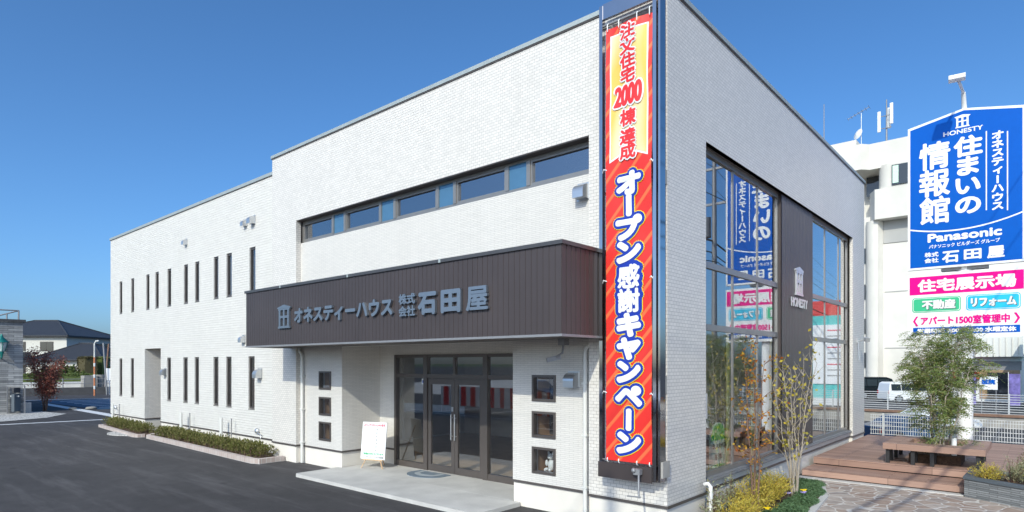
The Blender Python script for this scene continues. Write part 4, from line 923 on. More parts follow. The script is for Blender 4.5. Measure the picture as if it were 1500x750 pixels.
# --- small trees in the corner bed
def tree_multi(name, label, cat, base, stems, h, spread, leafm, barkm, nl, ls, rg, rad=.018, leaf_from=.3, twig=True, group=None, lw=.55, forks=3, upright=.6, cluster=.09):
    r = thing(name, base, label, cat, group); tr = MB(); lf = MB(); ends = []
    for s_ in range(stems):
        a_ = 2*math.pi*s_/stems+rg.uniform(-.4, .4); hh = h*rg.uniform(.72, 1.0); sp = spread*rg.uniform(.4, 1.0)
        pts = []; k = 9
        x, y = base[0]+.05*math.cos(a_)*(stems > 1), base[1]+.05*math.sin(a_)*(stems > 1)
        for i in range(k+1):
            t_ = i/k; q_ = t_**1.4
            pts.append(Vector((x+math.cos(a_)*sp*q_+rg.gauss(0, .012*h/3), y+math.sin(a_)*sp*q_+rg.gauss(0, .012*h/3), base[2]-.02+hh*t_)))
        tr.tube(pts, [rad*(1-.8*i/k) for i in range(k+1)], 6)
        for i in range(2, k+1):
            if i/k < leaf_from-.1: continue
            for f_ in range(forks):
                b_ = rg.uniform(0, 6.28); L = h*.16*rg.uniform(.5, 1.2)*(1.15-i/k*.6); d = Vector((math.cos(b_), math.sin(b_), upright)).normalized()
                e1 = pts[i]+d*L*.5+Vector((0, 0, .01)); e2 = pts[i]+d*L+Vector((rg.gauss(0, .03), rg.gauss(0, .03), .02))
                tr.tube([pts[i], e1, e2], [rad*.35, rad*.25, rad*.12], 4); ends += [(e1, d), (e2, d), ((e1+e2)/2, d), (pts[i], d)]
    for i in range(nl):
        e_, d = rg.choice(ends); leafquad(lf, e_+Vector((rg.gauss(0, cluster), rg.gauss(0, cluster), rg.gauss(0, cluster))), ls*rg.uniform(.6, 1.3), ls*lw, rg)
    tr.build('trunk', barkm, r); lf.build('foliage', leafm, r); return r
rg = random.Random(3)
tree_multi('young_tree', 'slender young tree with red brown stems and orange leaves before the near side window', 'tree', (-3.42, 9.75, .03), 3, 2.75, .14, 'orangeleaf', 'bark', 420, .055, rg, .018, .35, forks=2, cluster=.04, lw=.75)
rg = random.Random(11)
tree_multi('young_tree', 'nearly bare multi stem tree with a few yellow leaves before the brown cladding panel', 'tree', (-3.42, 11.75, .03), 8, 2.75, .34, 'yellowleaf', 'palebark', 260, .075, rg, .016, .35, forks=2, cluster=.05, upright=1.3, lw=.7)
def shrub(name, label, c, r_, n, ls, mat_, rg, group=None, lw=.3, spiky=.9, cat='shrub'):
    r = thing(name, c, label, cat, group); lf = MB(); tw = MB()
    stems = []
    for i in range(26):
        a_ = rg.uniform(0, 6.28); q_ = math.sqrt(rg.random()); e = Vector((c[0]+math.cos(a_)*r_[0]*q_, c[1]+math.sin(a_)*r_[1]*q_, c[2]+r_[2]*1.2*(1-.5*q_*q_)*rg.uniform(.55, 1.1)))
        s0 = Vector((c[0]+math.cos(a_)*r_[0]*.2*q_, c[1]+math.sin(a_)*r_[1]*.2*q_, c[2]-.01)); md = (s0+e)/2+Vector((0, 0, .05)); tw.tube([s0, md, e], [.006, .004, .002], 4); stems.append((s0, md, e))
    for i in range(n):
        s0, md, e = rg.choice(stems); t_ = rg.uniform(.25, 1.0); p_ = s0*(1-t_)**2+md*2*t_*(1-t_)+e*t_*t_; d = (e-s0).normalized()*spiky+Vector((rg.gauss(0, .6), rg.gauss(0, .6), rg.gauss(0, .4)))
        leafquad(lf, p_+Vector((rg.gauss(0, .035), rg.gauss(0, .035), rg.gauss(0, .03))), ls*rg.uniform(.6, 1.4), ls*lw, rg, 0, d)
    tw.build('stems', 'bark', r); lf.build('foliage', mat_, r); return r
rg = random.Random(5)
golds = [(-3.42, 9.10, .34, .45, .40, 'golden shrub nearest the lower frame edge'), (-3.50, 9.85, .34, .45, .48, 'golden shrub around the foot of the orange leaved tree'), (-3.55, 10.7, .34, .48, .52, 'largest golden shrub below the near tall window'), (-3.62, 11.35, .26, .32, .42, 'golden shrub farthest from the viewer, by the pale stemmed tree')]
for x, y, rx, ry, hz, lab in golds: shrub('golden_shrub', lab, (x, y, .03), (rx, ry, hz), 2600, .055, 'goldleaf', rg, 'golden shrubs below the tall window', .22)
for x, y, hz, lab in ((-3.74, 8.95, .52, 'nearest pale variegated shrub by the white elbow pipe'), (-3.76, 9.7, .55, 'middle pale variegated shrub against the plinth'), (-3.78, 11.0, .62, 'farthest pale variegated shrub against the plinth')):
    shrub('pale_shrub', lab, (x, y, .03), (.16, .34, hz), 520, .05, 'paleleaf', rg, 'pale variegated shrubs against the plinth', .5, .3)
def carpet(name, label, poly_c, n, mat_, h, rg, ls=.05, group=None):
    lf = MB()
    for i in range(n):
        cx, cy, rx, ry = rg.choice(poly_c); a_ = rg.uniform(0, 6.28); q_ = math.sqrt(rg.random()); x, y = cx+rx*q_*math.cos(a_), cy+ry*q_*math.sin(a_)
        z = .03+h*rg.random()*(1-.5*q_)*(.7+.3*math.sin(x*9)*math.cos(y*7)); leafquad(lf, (x, y, z), ls*rg.uniform(.6, 1.4), ls*.28, rg, 0, (rg.gauss(0, 1), rg.gauss(0, 1), .6))
    o = lf.build(name, mat_); o['kind'] = 'stuff'; o['label'] = label; o['category'] = 'ground cover'; return o
carpet('juniper_ground_cover', 'low blue green ground cover filling the kerbed bed beside the path', [(-3.15, 9.6, .28, .5), (-3.10, 10.4, .26, .5), (-3.15, 11.2, .26, .5), (-3.28, 12.1, .28, .5), (-3.5, 12.9, .3, .45), (-3.05, 8.8, .2, .5)], 16000, 'junileaf', .15, rg)
for x, y, mt, lab in ((-3.17, 11.45, 'flower', 'yellow pansy on bare soil beside the pale stemmed tree'), (-3.30, 11.0, 'violet', 'left violet pansy beside the soil patch'), (-3.12, 11.25, 'violet', 'right violet pansy near the yellow one'), (-3.2, 9.66, 'flower', 'yellow pansy at the lower picture edge')):
    r = thing('pansy', (x, y, .12), lab, 'flower'); q = MB()
    for i in range(5 if mt == 'flower' else 3):
        a_ = i*1.256; cx, cy, cz = x+.035*math.cos(a_)*(i > 0), y+.035*math.sin(a_)*(i > 0), .20+.012*(i % 2)
        for j in range(5): b_ = j*1.256; q.ball((cx+.018*math.cos(b_), cy+.018*math.sin(b_), cz), (.017, .017, .006), 0, 6, 4)
    q.build('petals', mt, r); q = MB(); q.tube([(x, y, .03), (x, y, .20)], .004, 5); q.build('stem', 'junileaf', r)

# --- deck tree: five slender stems, drooping pinnate leaves
def deck_tree():
    rg = random.Random(21); base = (-1.74, 15.9, .48)
    r = thing('deck_tree', base, 'feathery green multi stem tree growing through the square bench', 'tree'); tr = MB(); lf = MB(); prs = []
    for s_ in range(9):
        a_ = 2*math.pi*s_/9+rg.uniform(-.3, .3); hh = rg.uniform(1.9, 2.85); sp = rg.uniform(.15, .62)
        bx, by_ = base[0]+rg.uniform(-.32, .32), base[1]+rg.uniform(-.28, .28); pts = []
        for i in range(11):
            t_ = i/10; pts.append(Vector((bx+math.cos(a_)*sp*t_**1.2+rg.gauss(0, .018), by_+math.sin(a_)*sp*t_**1.2+rg.gauss(0, .018), base[2]-.05+hh*t_)))
        tr.tube(pts, [.020*(1-.8*i/10) for i in range(11)], 6)
        for i in range(1, 11):
            z = pts[i].z
            for f_ in range(6):
                if z < 1.35 and rg.random() < .80: continue
                if z < 1.95 and rg.random() < (.8 if pts[i].x < -1.8 else .3): continue
                b_ = rg.uniform(0, 6.28); L = rg.uniform(.25, .62); up_ = rg.uniform(.2, 1.1); d = Vector((math.cos(b_), math.sin(b_), 0)); P0 = pts[i].lerp(pts[max(0, i-1)], rg.random())
                br = [P0+d*L*k+Vector((0, 0, L*(up_*k-.75*up_*k*k))) for k in (0, .33, .66, 1)]
                tr.tube(br, [.006, .004, .003, .002], 4); prs.append((br, d, L))
    for br, d, L in prs:
        for k in range(17):
            t_ = rg.uniform(.3, 1.0); j = min(2, int(t_*3)); pA = br[j].lerp(br[j+1], min(1, t_*3-j))
            q_ = rg.uniform(0, 6.28); dirv = (d*.8+Vector((math.cos(q_), math.sin(q_), rg.uniform(-1.1, .5)))).normalized(); Lf = rg.uniform(.10, .20)
            sdv = dirv.cross(Vector((rg.gauss(0, .4), rg.gauss(0, .4), 1))).normalized()
            for u in range(7):
                c_ = pA+dirv*Lf*(u+1)/7+Vector((0, 0, -.35*Lf*((u+1)/7)**2)); sg = 1 if u % 2 else -1
                leafquad(lf, c_+sdv*sg*.018, .050*rg.uniform(.7, 1.2), .016, rg, 0, dirv*.7+sdv*sg+Vector((0, 0, rg.uniform(-.5, .1))))
    tr.build('trunk', 'palebark', r); lf.build('foliage', 'deckleaf', r)
    q = MB(); q.tube([(-1.42, 15.75, .45), (-1.42, 15.75, .86)], .05, 10); tag(q.build('white_pipe', 'white'), 'short white pipe standing in the soil inside the bench', 'pipe')
deck_tree()
rg = random.Random(8)
for x, y, hz, mt, lab in ((-.78, 13.95, .26, 'goldleaf', 'low yellow green plant at the left corner of the stone planter'), (-.42, 14.1, .42, 'paleleaf', 'brownish twiggy plant in the middle of the stone planter'), (.0, 13.75, .50, 'goldleaf', 'tall yellow plant at the right of the stone planter'), (-.15, 14.4, .46, 'hedgeleaf', 'olive plant behind the yellow one in the stone planter')):
    shrub('planter_shrub', lab, (x, y, .30), (.28, .26, hz), 1100, .05, mt, rg, 'shrubs in the stone planter', .22)

# ================================================================= FENCES AND STREET, RIGHT BACKGROUND
fn = thing('mesh_fence', (2, 20.62, 0), 'low white wire mesh fence along the back edge of the deck', 'fence')
q = MB()
for i in range(int(10/.058)): x = -3.85+i*.058; q.box(x-.006, x+.006, 20.61, 20.622, .34, .93)
for z in (.36, .48, .60, .72, .84, .92): q.box(-3.88, 6.2, 20.622, 20.634, z-.008, z+.008)
q.build('mesh', 'fencewhite', fn)
for x in (-3.55, -1.55, .45, 2.45, 4.45): q = MB(); q.box(x-.025, x+.025, 20.635, 20.685, 0, .96); q.build('post', 'fencewhite', fn)
fn = thing('rail_fence', (0, 45.1, -.65), 'white horizontal rail fence along the street beyond the lower lot', 'fence')
for i in range(9):
    q = MB(); z = -.50+i*.14; q.box(-16, 12, 45.09, 45.115, z-.016, z+.016); q.build('rail', 'fencewhite', fn)
for i in range(14): x = -15.5+i*2.0; q = MB(); q.box(x-.035, x+.035, 45.12, 45.19, -.65, .68); q.build('post', 'fencewhite', fn)
q = MB(); q.box(-30, 60, 44.9, 45.05, -.66, -.50); tag(q.build('wall_coping', 'rust'), 'rusty brown coping of the low wall under the street fence', 'wall')
# --- vehicles
def car(name, label, L, W, H, paint, kind='van', group=None):
    r = thing(name, (0, 0, 0), label, 'car', group)
    hw = W/2; z0 = .22
    if kind == 'van': prof = [(-L/2, z0+.1), (-L/2, H*.52), (-L/2+.10, H*.93), (-L/2+.28, H), (L*.10, H), (L*.22, H*.93), (L*.36, H*.60), (L*.47, H*.50), (L/2, H*.38), (L/2, z0+.1)]
    elif kind == 'suv': prof = [(-L/2, z0+.15), (-L/2, H*.55), (-L/2+.05, H*.96), (-L/2+.2, H), (L*.12, H), (L*.22, H*.92), (L*.29, H*.60), (L*.46, H*.56), (L/2, H*.45), (L/2, z0+.15)]
    else: prof = [(-L/2, z0+.1), (-L/2, H*.60), (-L*.36, H*.70), (-L*.22, H*.97), (-L*.08, H), (L*.08, H*.97), (L*.22, H*.66), (L*.44, H*.54), (L/2, H*.40), (L/2, z0+.1)]
    wx = (-L*.31, L*.31); wr = .31
    low = []
    for c in (wx[1], wx[0]):
        low += [(c+(wr+.05)*math.cos(a_), z0+max(0, (wr+.05)*math.sin(a_))) for a_ in [i*math.pi/8 for i in range(9)]]
    poly = prof + [(L/2-.05, z0)] + low + [(-L/2+.05, z0)]
    bm = bmesh.new()
    def yof(z): return hw - max(0, (z-H*.55)/(H*.45))*.13*hw*1.2
    va = [bm.verts.new((x, -yof(z), z)) for x, z in poly]; vb = [bm.verts.new((x, yof(z), z)) for x, z in poly]
    bm.faces.new(va); bm.faces.new(vb[::-1]); k = len(poly)
    for i in range(k): bm.faces.new((va[(i+1) % k], va[i], vb[i], vb[(i+1) % k]))
    bmesh.ops.recalc_face_normals(bm, faces=bm.faces); bmesh.ops.triangulate(bm, faces=[f for f in bm.faces if len(f.verts) > 8])
    me = bpy.data.meshes.new('body'); bm.to_mesh(me); bm.free(); me.materials.append(M[paint]); o = bpy.data.objects.new('body', me); COL.objects.link(o); o.parent = r
    bv = o.modifiers.new('bevel', 'BEVEL'); bv.width = .04; bv.segments = 2; bv.angle_limit = math.radians(35)
    zt, zb = H*.90, H*.60
    xr = {'van': (-L/2+.16, L*.14, L*.30), 'suv': (-L/2+.14, L*.15, L*.255), 'car': (-L*.24, L*.05, L*.19)}[kind]
    cuts = [xr[0]+(xr[1]-xr[0])*k_ for k_ in (0, .33, .66, 1)]
    for s_ in (-1, 1):
        for j in range(3):
            x0, x1 = cuts[j]+.03, cuts[j+1]-.03; q = MB(); yb, yt = (yof(zb)+.012)*s_, (yof(zt)+.012)*s_; x1b = x1 if j < 2 else xr[2]
            q.face([(x0, yb, zb), (x1b, yb, zb), (x1, yt, zt), (x0+(.0 if j or kind != 'car' else .2), yt, zt)]); q.build('side_window', 'carglass', r)
        q = MB(); q.box(L/2-.12, L/2+.015, s_*hw*.62-.16, s_*hw*.62+.16, H*.36, H*.44); q.build('headlight', 'milk', r)
        q = MB(); q.box(-L/2-.015, -L/2+.08, s_*hw*.86-.07, s_*hw*.86+.07, H*.42, H*.58); q.build('tail_light', 'tail', r)
        q = MB(); q.box(xr[2]-.05, xr[2]+.08, s_*(hw+.10)-.07, s_*(hw+.10)+.07, H*.58, H*.65); q.build('mirror', paint, r, .02)
        for c in wx:
            q = MB(); q.tube([(c, s_*(hw-.22), wr), (c, s_*(hw-.01), wr)], wr, 20); wh = q.build('wheel', 'black', r)
            q = MB(); q.tube([(c, s_*(hw-.012), wr), (c, s_*(hw+.004), wr)], wr*.66, 16)
            q.build('rim', 'silver', wh)
    q = MB(); a0, a1 = (prof[5], prof[6]) if kind != 'car' else (prof[5], prof[6]); n_ = Vector((a0[1]-a1[1], 0, a1[0]-a0[0])).normalized()*.015
    A_, B_ = Vector((a0[0]*.9+a1[0]*.1, 0, a0[1]*.9+a1[1]*.1))+n_, Vector((a0[0]*.1+a1[0]*.9, 0, a0[1]*.1+a1[1]*.9))+n_
    q.face([A_+Vector((0, -hw*.78, 0)), B_+Vector((0, -hw*.86, 0)), B_+Vector((0, hw*.86, 0)), A_+Vector((0, hw*.78, 0))]); q.build('windscreen', 'carglass', r)
    return r
HD = math.atan2(.6555, .7552)
c1 = car('parked_car', 'white compact minivan on the street behind the deck tree', 4.0, 1.62, 1.62, 'carwhite'); c1.location = (-8.1, 57.2, -.65); c1.rotation_euler.z = HD
c2 = car('parked_car', 'black boxy off road car half hidden at the corner of the tiled wall', 4.6, 1.85, 1.9, 'carblack', 'suv'); c2.location = (-11.2, 61.5, -.65); c2.rotation_euler.z = HD
c3 = car('parked_car', 'dark blue car low behind the mesh fence, left of the bench tree', 4.4, 1.7, 1.35, 'carblue', 'car'); c3.location = (-4.6, 34.0, -1.3); c3.rotation_euler.z = HD+.1
c4_ = car('parked_car', 'white car low behind the mesh fence, in line with the bench tree', 4.3, 1.7, 1.25, 'carwhite', 'car'); c4_.location = (-4.6, 41.0, -1.3); c4_.rotation_euler.z = HD+.1
q = MB(); q.box(.05, .45, 30.2, 30.5, -1.3, -.2); q.box(.02, .48, 30.17, 30.53, -.2, -.12); tag(q.build('orange_bin', 'orange', None, .02), 'orange red box behind the mesh fence at the right picture edge', 'box')

# --- cream concrete apartment building, 68 m away
ap = thing('apartment_building', (-10, 72, -.65), 'tall cream concrete building with stepped corner bays and roof antennas', 'building')
def bx(name, x0, x1, y0, y1, z0, z1, mt='bldg', par=None):
    q = MB(); q.box(x0, x1, y0, y1, z0, z1); return q.build(name, mt, par or ap)
q = MB()
# body with a rounded edge, lower storeys set back below the cornice
q.box(-17, 6, 69.4, 84, -.65, 17.0)
def arcp(cx, cy, r_, a0, a1, n=10): return [(cx+r_*math.cos(math.radians(a0+(a1-a0)*i/n)), cy+r_*math.sin(math.radians(a0+(a1-a0)*i/n))) for i in range(n+1)]
q.build('wall', 'bldg', ap)
q = MB(); q.prism([(-13.3, 69.4)]+arcp(-12.6, 69.2, .75, 180, 300)+[(-11.9, 69.4)], -.65, 16.4); q.build('round_column', 'bldg', ap)
q = MB(); q.prism([(-13.1, 69.5), (-12.4, 68.0)]+[(6, 68.0), (6, 84), (-13.1, 84)], 16.4, 19.3); q.build('storey_wall', 'bldg', ap)
q = MB(); q.prism([(-12.2, 84)]+arcp(-11.2, 69.0, 1.0, 180, 270)+[(6, 67.95), (6, 84)], 19.3, 21.6); q.build('storey_wall', 'bldg', ap)
q = MB(); q.prism([(-19, 67.6), (-13.5, 67.6), (-12.9, 68.3), (6, 68.0), (6, 84), (-19, 84)], 21.4, 23.9); q.build('parapet', 'bldg', ap)
q = MB(); q.prism([(-19, 67.6), (-13.9, 67.6), (-13.9, 71), (-19, 71)], 23.9, 24.4); q.build('parapet', 'bldg', ap)
bx('storey_wall', -19, -12.9, 71.5, 84, 17, 21.4)
bx('window', -13.6, -12.25, 70.6, 70.7, 19.35, 21.3, 'carglass'); bx('window', -10.95, -9.3, 67.86, 67.92, 19.45, 21.35, 'carglass')
bx('curtain', -10.88, -10.4, 67.82, 67.85, 19.6, 21.25, 'mint')
for z in (2.0, 5.4, 8.8, 12.4): bx('window', -14.2, -13.45, 69.3, 69.39, z, z+1.5, 'carglass')
for x in (-6, -3.0, 0.2, 3.2):
    for z in (2.0, 5.4, 8.8, 12.4): bx('window', x, x+1.6, 69.3, 69.39, z, z+1.5, 'carglass')
for z in (3.9, 9.4): bx('floor_line', -11.8, 6, 69.35, 69.40, z, z+.08, 'bldg_grey')
bx('recess_band', -11.9, 6, 69.30, 69.38, 14.2, 16.4, 'bldg_grey')
t_ = thing('tv_antenna', (-13.7, 69, 23.9), 'thin aerial mast with a small white dish on the cream building roof', 'antenna')
q = MB(); q.tube([(-13.75, 69, 24.3), (-13.75, 69, 27.4)], .05, 6); q.build('mast', 'silver', t_); q = MB(); q.tube([(-14.9, 68.8, 27.0), (-13.1, 69.2, 27.9)], .035, 5)
for k in range(7): u = k/6; cx, cy, cz = -14.9+1.8*u, 68.8+.4*u, 27.0+.9*u; q.tube([(cx, cy-.35-.1*k*.3, cz), (cx, cy+.35+.1*k*.3, cz)], .02, 4)
q.build('aerial', 'grey', t_); q = MB(); q.tube([(-14.0, 68.8, 25.3), (-14.12, 68.65, 25.36)], [.55, .10], 14); q.build('dish', 'white', t_)
t_ = thing('cell_antenna', (-11.7, 69.5, 23.9), 'white mobile phone antenna cluster on the cream building roof', 'antenna')
q = MB(); q.tube([(-11.6, 69.2, 23.7), (-11.6, 69.2, 28.2)], [.09, .05], 8); q.build('mast', 'grey', t_)
for x, y, z in ((-12.2, 69, 25.2), (-11.15, 69, 25.8), (-11.45, 69.6, 25.6)): q = MB(); q.box(x-.14, x+.14, y-.1, y+.1, z-.1, z+1.9); q.build('antenna_panel', 'white', t_, .03)
q = MB()
for z in (25.4, 26.6): q.tube([(-12.2, 69.05, z), (-11.15, 69.05, z)], .04, 5)
q.build('bracket', 'grey', t_)
q = MB(); q.tube([(-19.9, 80, 20), (-19.9, 80, 33.5)], [.10, .04], 8); tag(q.build('lightning_rod', 'grey'), 'lone thin grey mast rising behind the tiled roof edge', 'mast')
# --- white low building, teal shop and street clutter behind the pylon post
wb = thing('white_office', (-1, 62, -.65), 'white two storey building with balcony lattice beside the pylon post', 'building')
bx('wall', -6.6, .25, 62, 70, -.65, 1.9, 'white', wb); bx('wall', -6.6, .25, 62, 70, 2.6, 5.5, 'white', wb); bx('wall', -1.3, .25, 62, 70, 1.9, 2.6, 'white', wb)
bx('balcony', -4.2, -1.2, 61.0, 62.0, 2.95, 4.5, 'offwhite', wb); bx('recess', -4.4, -1.3, 62.05, 62.15, 1.9, 2.6, 'grey', wb)
for i in range(8): bx('balcony_slat', -4.15+i*.38, -4.10+i*.38, 60.93, 60.99, 3.0, 4.45, 'bldg', wb)
bx('shopfront', -3.9, -1.4, 61.9, 61.98, -.4, 1.9, 'tan', wb); bx('window', -3.4, -2.0, 61.8, 61.88, 0, 1.7, 'carglass', wb)
bx('awning', -5.6, -3.9, 61.0, 61.95, 1.2, 1.75, 'red', wb); bx('roof_window', -4.6, -1.4, 61.9, 62.0, 4.7, 5.4, 'carglass', wb)
ts = thing('teal_shop', (1.5, 50, -.65), 'teal walled shop with a large white notice board at the right edge', 'building')
bx('wall', -.33, 6, 50, 58, -.65, 6.0, 'teal', ts); bx('notice_board', .35, 5, 49.9, 49.98, .9, 5.3, 'signwhite', ts); bx('low_board', .4, 3, 49.8, 49.88, -.1, .85, 'offwhite', ts); bx('base_wall', -.6, 5, 49.2, 49.78, -.65, -.12, 'white', ts)
q = MB()
for i in range(9):
    z = 4.9-i*.42; q.box(.5, .75, 49.88, 49.895, z-.10, z+.06, 0); q.box(.9, 4.0, 49.88, 49.895, z-.05, z+.02, 1 if i % 3 else 2)
q.build('printed_line', ['textdark', 'grey', 'textred'], ts)
wv_ = thing('street_sign', (-2.6, 47.5, -.65), 'white street board with blue lettering between two purple flags', 'sign')
q = MB(); q.box(-3.0, -2.12, 47.5, 47.56, .82, 1.62); o = q.build('board', 'signwhite', wv_); q = MB(); text(q, '医院', (-2.56, 47.48, 1.30), XR, ZU, .66, .32, bold=.02, n=6); q.build('lettering', 'signblue', o)
for x in (-2.9, -2.2): q = MB(); q.tube([(x, 47.6, -.65), (x, 47.6, .9)], .03, 6); q.build('leg', 'grey', wv_)
for x, lab in ((-3.7, 'tall purple vertical flag left of the white street board'), (-1.60, 'tall purple vertical flag right of the white street board')):
    r = thing('vertical_flag', (x, 47.2, -.65), lab, 'flag', 'purple flags on the street'); q = MB(); q.tube([(x, 47.2, -.65), (x, 47.2, 1.9)], .02, 6); q.build('pole', 'white', r)
    q = MB(); n = 8; vs = []
    for j in range(n+1): z = -.1+1.9*j/n; vs += [(x+.03, 47.2+.03*math.sin(j), z), (x+.55, 47.2+.06*math.sin(j+1), z)]
    q.mesh(vs, [(2*j, 2*j+1, 2*j+3, 2*j+2) for j in range(n)], 0, True); q.build('cloth', 'purple', r)
# ================================================================= LEFT BACKGROUND
sb = thing('stone_building', (-39, 5, 0), 'grey ledger stone building with a roof rail at the left edge', 'building')
q = MB(); q.box(-48, -37.7, 1.0, 6.95, 0, 4.45); q.build('wall', 'ledger', sb); q = MB(); q.box(-48.1, -37.6, .9, 7.05, 4.451, 4.56); q.build('coping', 'darkwall', sb)
q = MB()
for x, y in ((-37.8, 6.8), (-37.8, 5.0), (-37.8, 3.2), (-40.5, 6.8), (-43, 6.8)): q.tube([(x, y, 4.56), (x, y, 5.0)], .035, 6)
q.tube([(-37.8, .9, 5.0), (-37.8, 6.8, 5.0)], .035, 6); q.tube([(-37.8, 6.8, 5.0), (-47, 6.8, 5.0)], .035, 6); q.build('roof_rail', 'grey', sb)
r = thing('wall_lantern', (-37.6, 6.3, 3.2), 'green metal lantern on the grey stone wall', 'lantern')
lx, ly = -37.45, 6.1
q = MB(); q.tube([(-37.9, ly, 2.75), (-37.6, ly, 2.65), (lx, ly, 2.8)], .03, 6); q.tube([(lx, ly, 2.7), (lx, ly, 3.0)], [.03, .1], 8); q.build('bracket', 'lanterngreen', r)
q = MB(); q.tube([(lx, ly, 3.0), (lx, ly, 3.42)], [.12, .24], 6); q.build('glass', 'milk', r)
q = MB(); q.tube([(lx, ly, 3.42), (lx, ly, 3.46), (lx, ly, 3.68), (lx, ly, 3.82)], [.30, .29, .07, .03], 6)
for k in range(6): a_ = k*math.pi/3; q.tube([(lx+.125*math.cos(a_), ly+.125*math.sin(a_), 3.0), (lx+.245*math.cos(a_), ly+.245*math.sin(a_), 3.42)], .014, 4)
q.build('cap', 'lanterngreen', r)
r = thing('mailbox_pillar', (-37.2, 6.5, 0), 'grey metal intercom and mailbox pillar before the stone wall', 'mailbox')
q = MB(); q.bar((-37.62, 6.34, 0), (-37.62, 6.34, 1.34), .05, .06); q.bar((-37.22, 6.93, 0), (-37.22, 6.93, 1.34), .05, .06); q.bar((-37.62, 6.34, 1.34), (-37.22, 6.93, 1.34), .06, .06); q.build('frame', 'grey', r)
q = MB(); q.bar((-37.42, 6.635, .12), (-37.42, 6.635, .95), .60, .12, up=(.56, .83, 0)); q.build('cabinet', 'shade', r)
q = MB(); q.bar((-37.42, 6.635, 1.02), (-37.42, 6.635, 1.25), .60, .08, up=(.56, .83, 0)); q.build('name_plate', 'darkwall', r)
q = MB(); q.obox((-37.33, 6.57, .85), (.10, .15, 0), (.01, -.007, 0), (0, 0, .035)); q.build('mail_slot', 'silver', r)
rg = random.Random(15)
tree_multi('japanese_maple', 'small dark red leaved tree beside the mailbox pillar', 'tree', (-38.6, 8.0, 0), 6, 3.05, .75, 'redleaf', 'bark', 6500, .09, rg, .035, .35, forks=4, cluster=.13)
for x, y, s_, mt, lab in ((-38.9, 6.35, .5, 'hedgeleaf', 'round dark shrub in a pot at the left edge'), (-36.4, 5.2, .45, 'goldleaf', 'yellow green shrub at the very left edge')): shrub('small_shrub', lab, (x, y, 0), (s_*.9, s_*.9, s_), 1500, .09, mt, rg)
q = MB(); q.box(-38.2, -37.8, 6.6, 7.3, 0, .5); struct(q.build('stone_step', 'concrete'))
for x, y, r_, lab in ((-38.6, 9.2, .16, 'left garden stone beside the red tree'), (-38.1, 9.9, .22, 'right garden stone beside the red tree')):
    q = MB(); q.ball((x, y, .06), (r_, r_*1.3, r_*.4), 0, 9, 6); tag(q.build('garden_stone', 'wallconcrete'), lab, 'stone')
# low dark retaining wall, railing, pale verge
fwd = lambda t, u: (u*.7552*t-.6556*t, u*.6555*t+.7552*t)
def fpt(px, t, z=0): u = (px-750)/897.5; x, y = fwd(t, u); return (x, y, z)
w0, w1 = fpt(-60, 44), fpt(200, 50)
q = MB(); q.bar((w0[0], w0[1], .28), (w1[0], w1[1], .28), .25, .56); tag(q.build('retaining_wall', 'darkwall'), 'long low dark wall across the street at the left', 'wall')
r = thing('street_railing', w0, 'thin grey railing on the dark wall in front of the houses', 'railing')
q = MB()
for k in range(2): z = .85+.35*k; q.tube([(w0[0], w0[1]+.6, z), (w1[0], w1[1]+.6, z)], .025, 5)
q.build('rail', 'grey', r)
for k in range(9): u = k/8; q = MB(); x, y = w0[0]+(w1[0]-w0[0])*u, w0[1]+(w1[1]-w0[1])*u+.6; q.tube([(x, y, 0), (x, y, 1.3)], .04, 6); q.build('post', 'grey', r)
v0, v1 = fpt(-60, 55), fpt(200, 60); q = MB(); q.bar((v0[0], v0[1], .35), (v1[0], v1[1], .35), 8, .7); struct(q.build('verge', 'concrete'))
# hedges and garden
def leafbox(name, label, cat, a_, b_, wd, z0, z1, mt, n, ls, rg, rough_=.15, group=None):
    lf = MB(); A_, B_ = Vector(a_), Vector(b_); d = (B_-A_); L = d.length; d.normalize(); s_ = Vector((-d.y, d.x, 0)); core = MB()
    core.obox(((A_+B_)/2).xy.to_3d()+Vector((0, 0, (z0+z1)/2)), d*(L/2-.1), s_*(wd/2-.1), (0, 0, (z1-z0)/2-.08))
    for i in range(n):
        u, v, q_ = rg.random()*L, rg.uniform(-.5, .5)*wd, rg.uniform(z0, z1); f_ = rg.random()
        if f_ < .35: q_ = z1+rg.gauss(0, rough_*.4)
        elif f_ < .9: v = -math.copysign(.5, 1)*wd+rg.gauss(0, rough_*.3)
        p_ = A_+d*u+s_*v; leafquad(lf, (p_.x, p_.y, q_), ls*rg.uniform(.7, 1.3), ls*.7, rg)
    r = thing(name, (a_[0], a_[1], 0), label, cat, group); core.build('inner_growth', mt, r); lf.build('foliage', mt, r); return r
rg = random.Random(17)
a_, b_ = fpt(20, 56), fpt(142, 60); leafbox('clipped_hedge', 'long low clipped green hedge in front of the far house', 'hedge', b_, a_, 1.5, .4, 1.35, 'farleaf', 7000, .16, rg)
a_, b_ = fpt(118, 62), fpt(139, 63); leafbox('clipped_hedge', 'tall square brown green clipped hedge before the far house', 'hedge', b_, a_, 2.0, .5, 3.0, 'brownhedge', 3500, .16, rg)
a_, b_ = fpt(138, 64), fpt(151, 65); leafbox('clipped_hedge', 'dark tall hedge block right of the brown one', 'hedge', b_, a_, 2.0, .5, 3.0, 'farleaf', 2500, .16, rg)
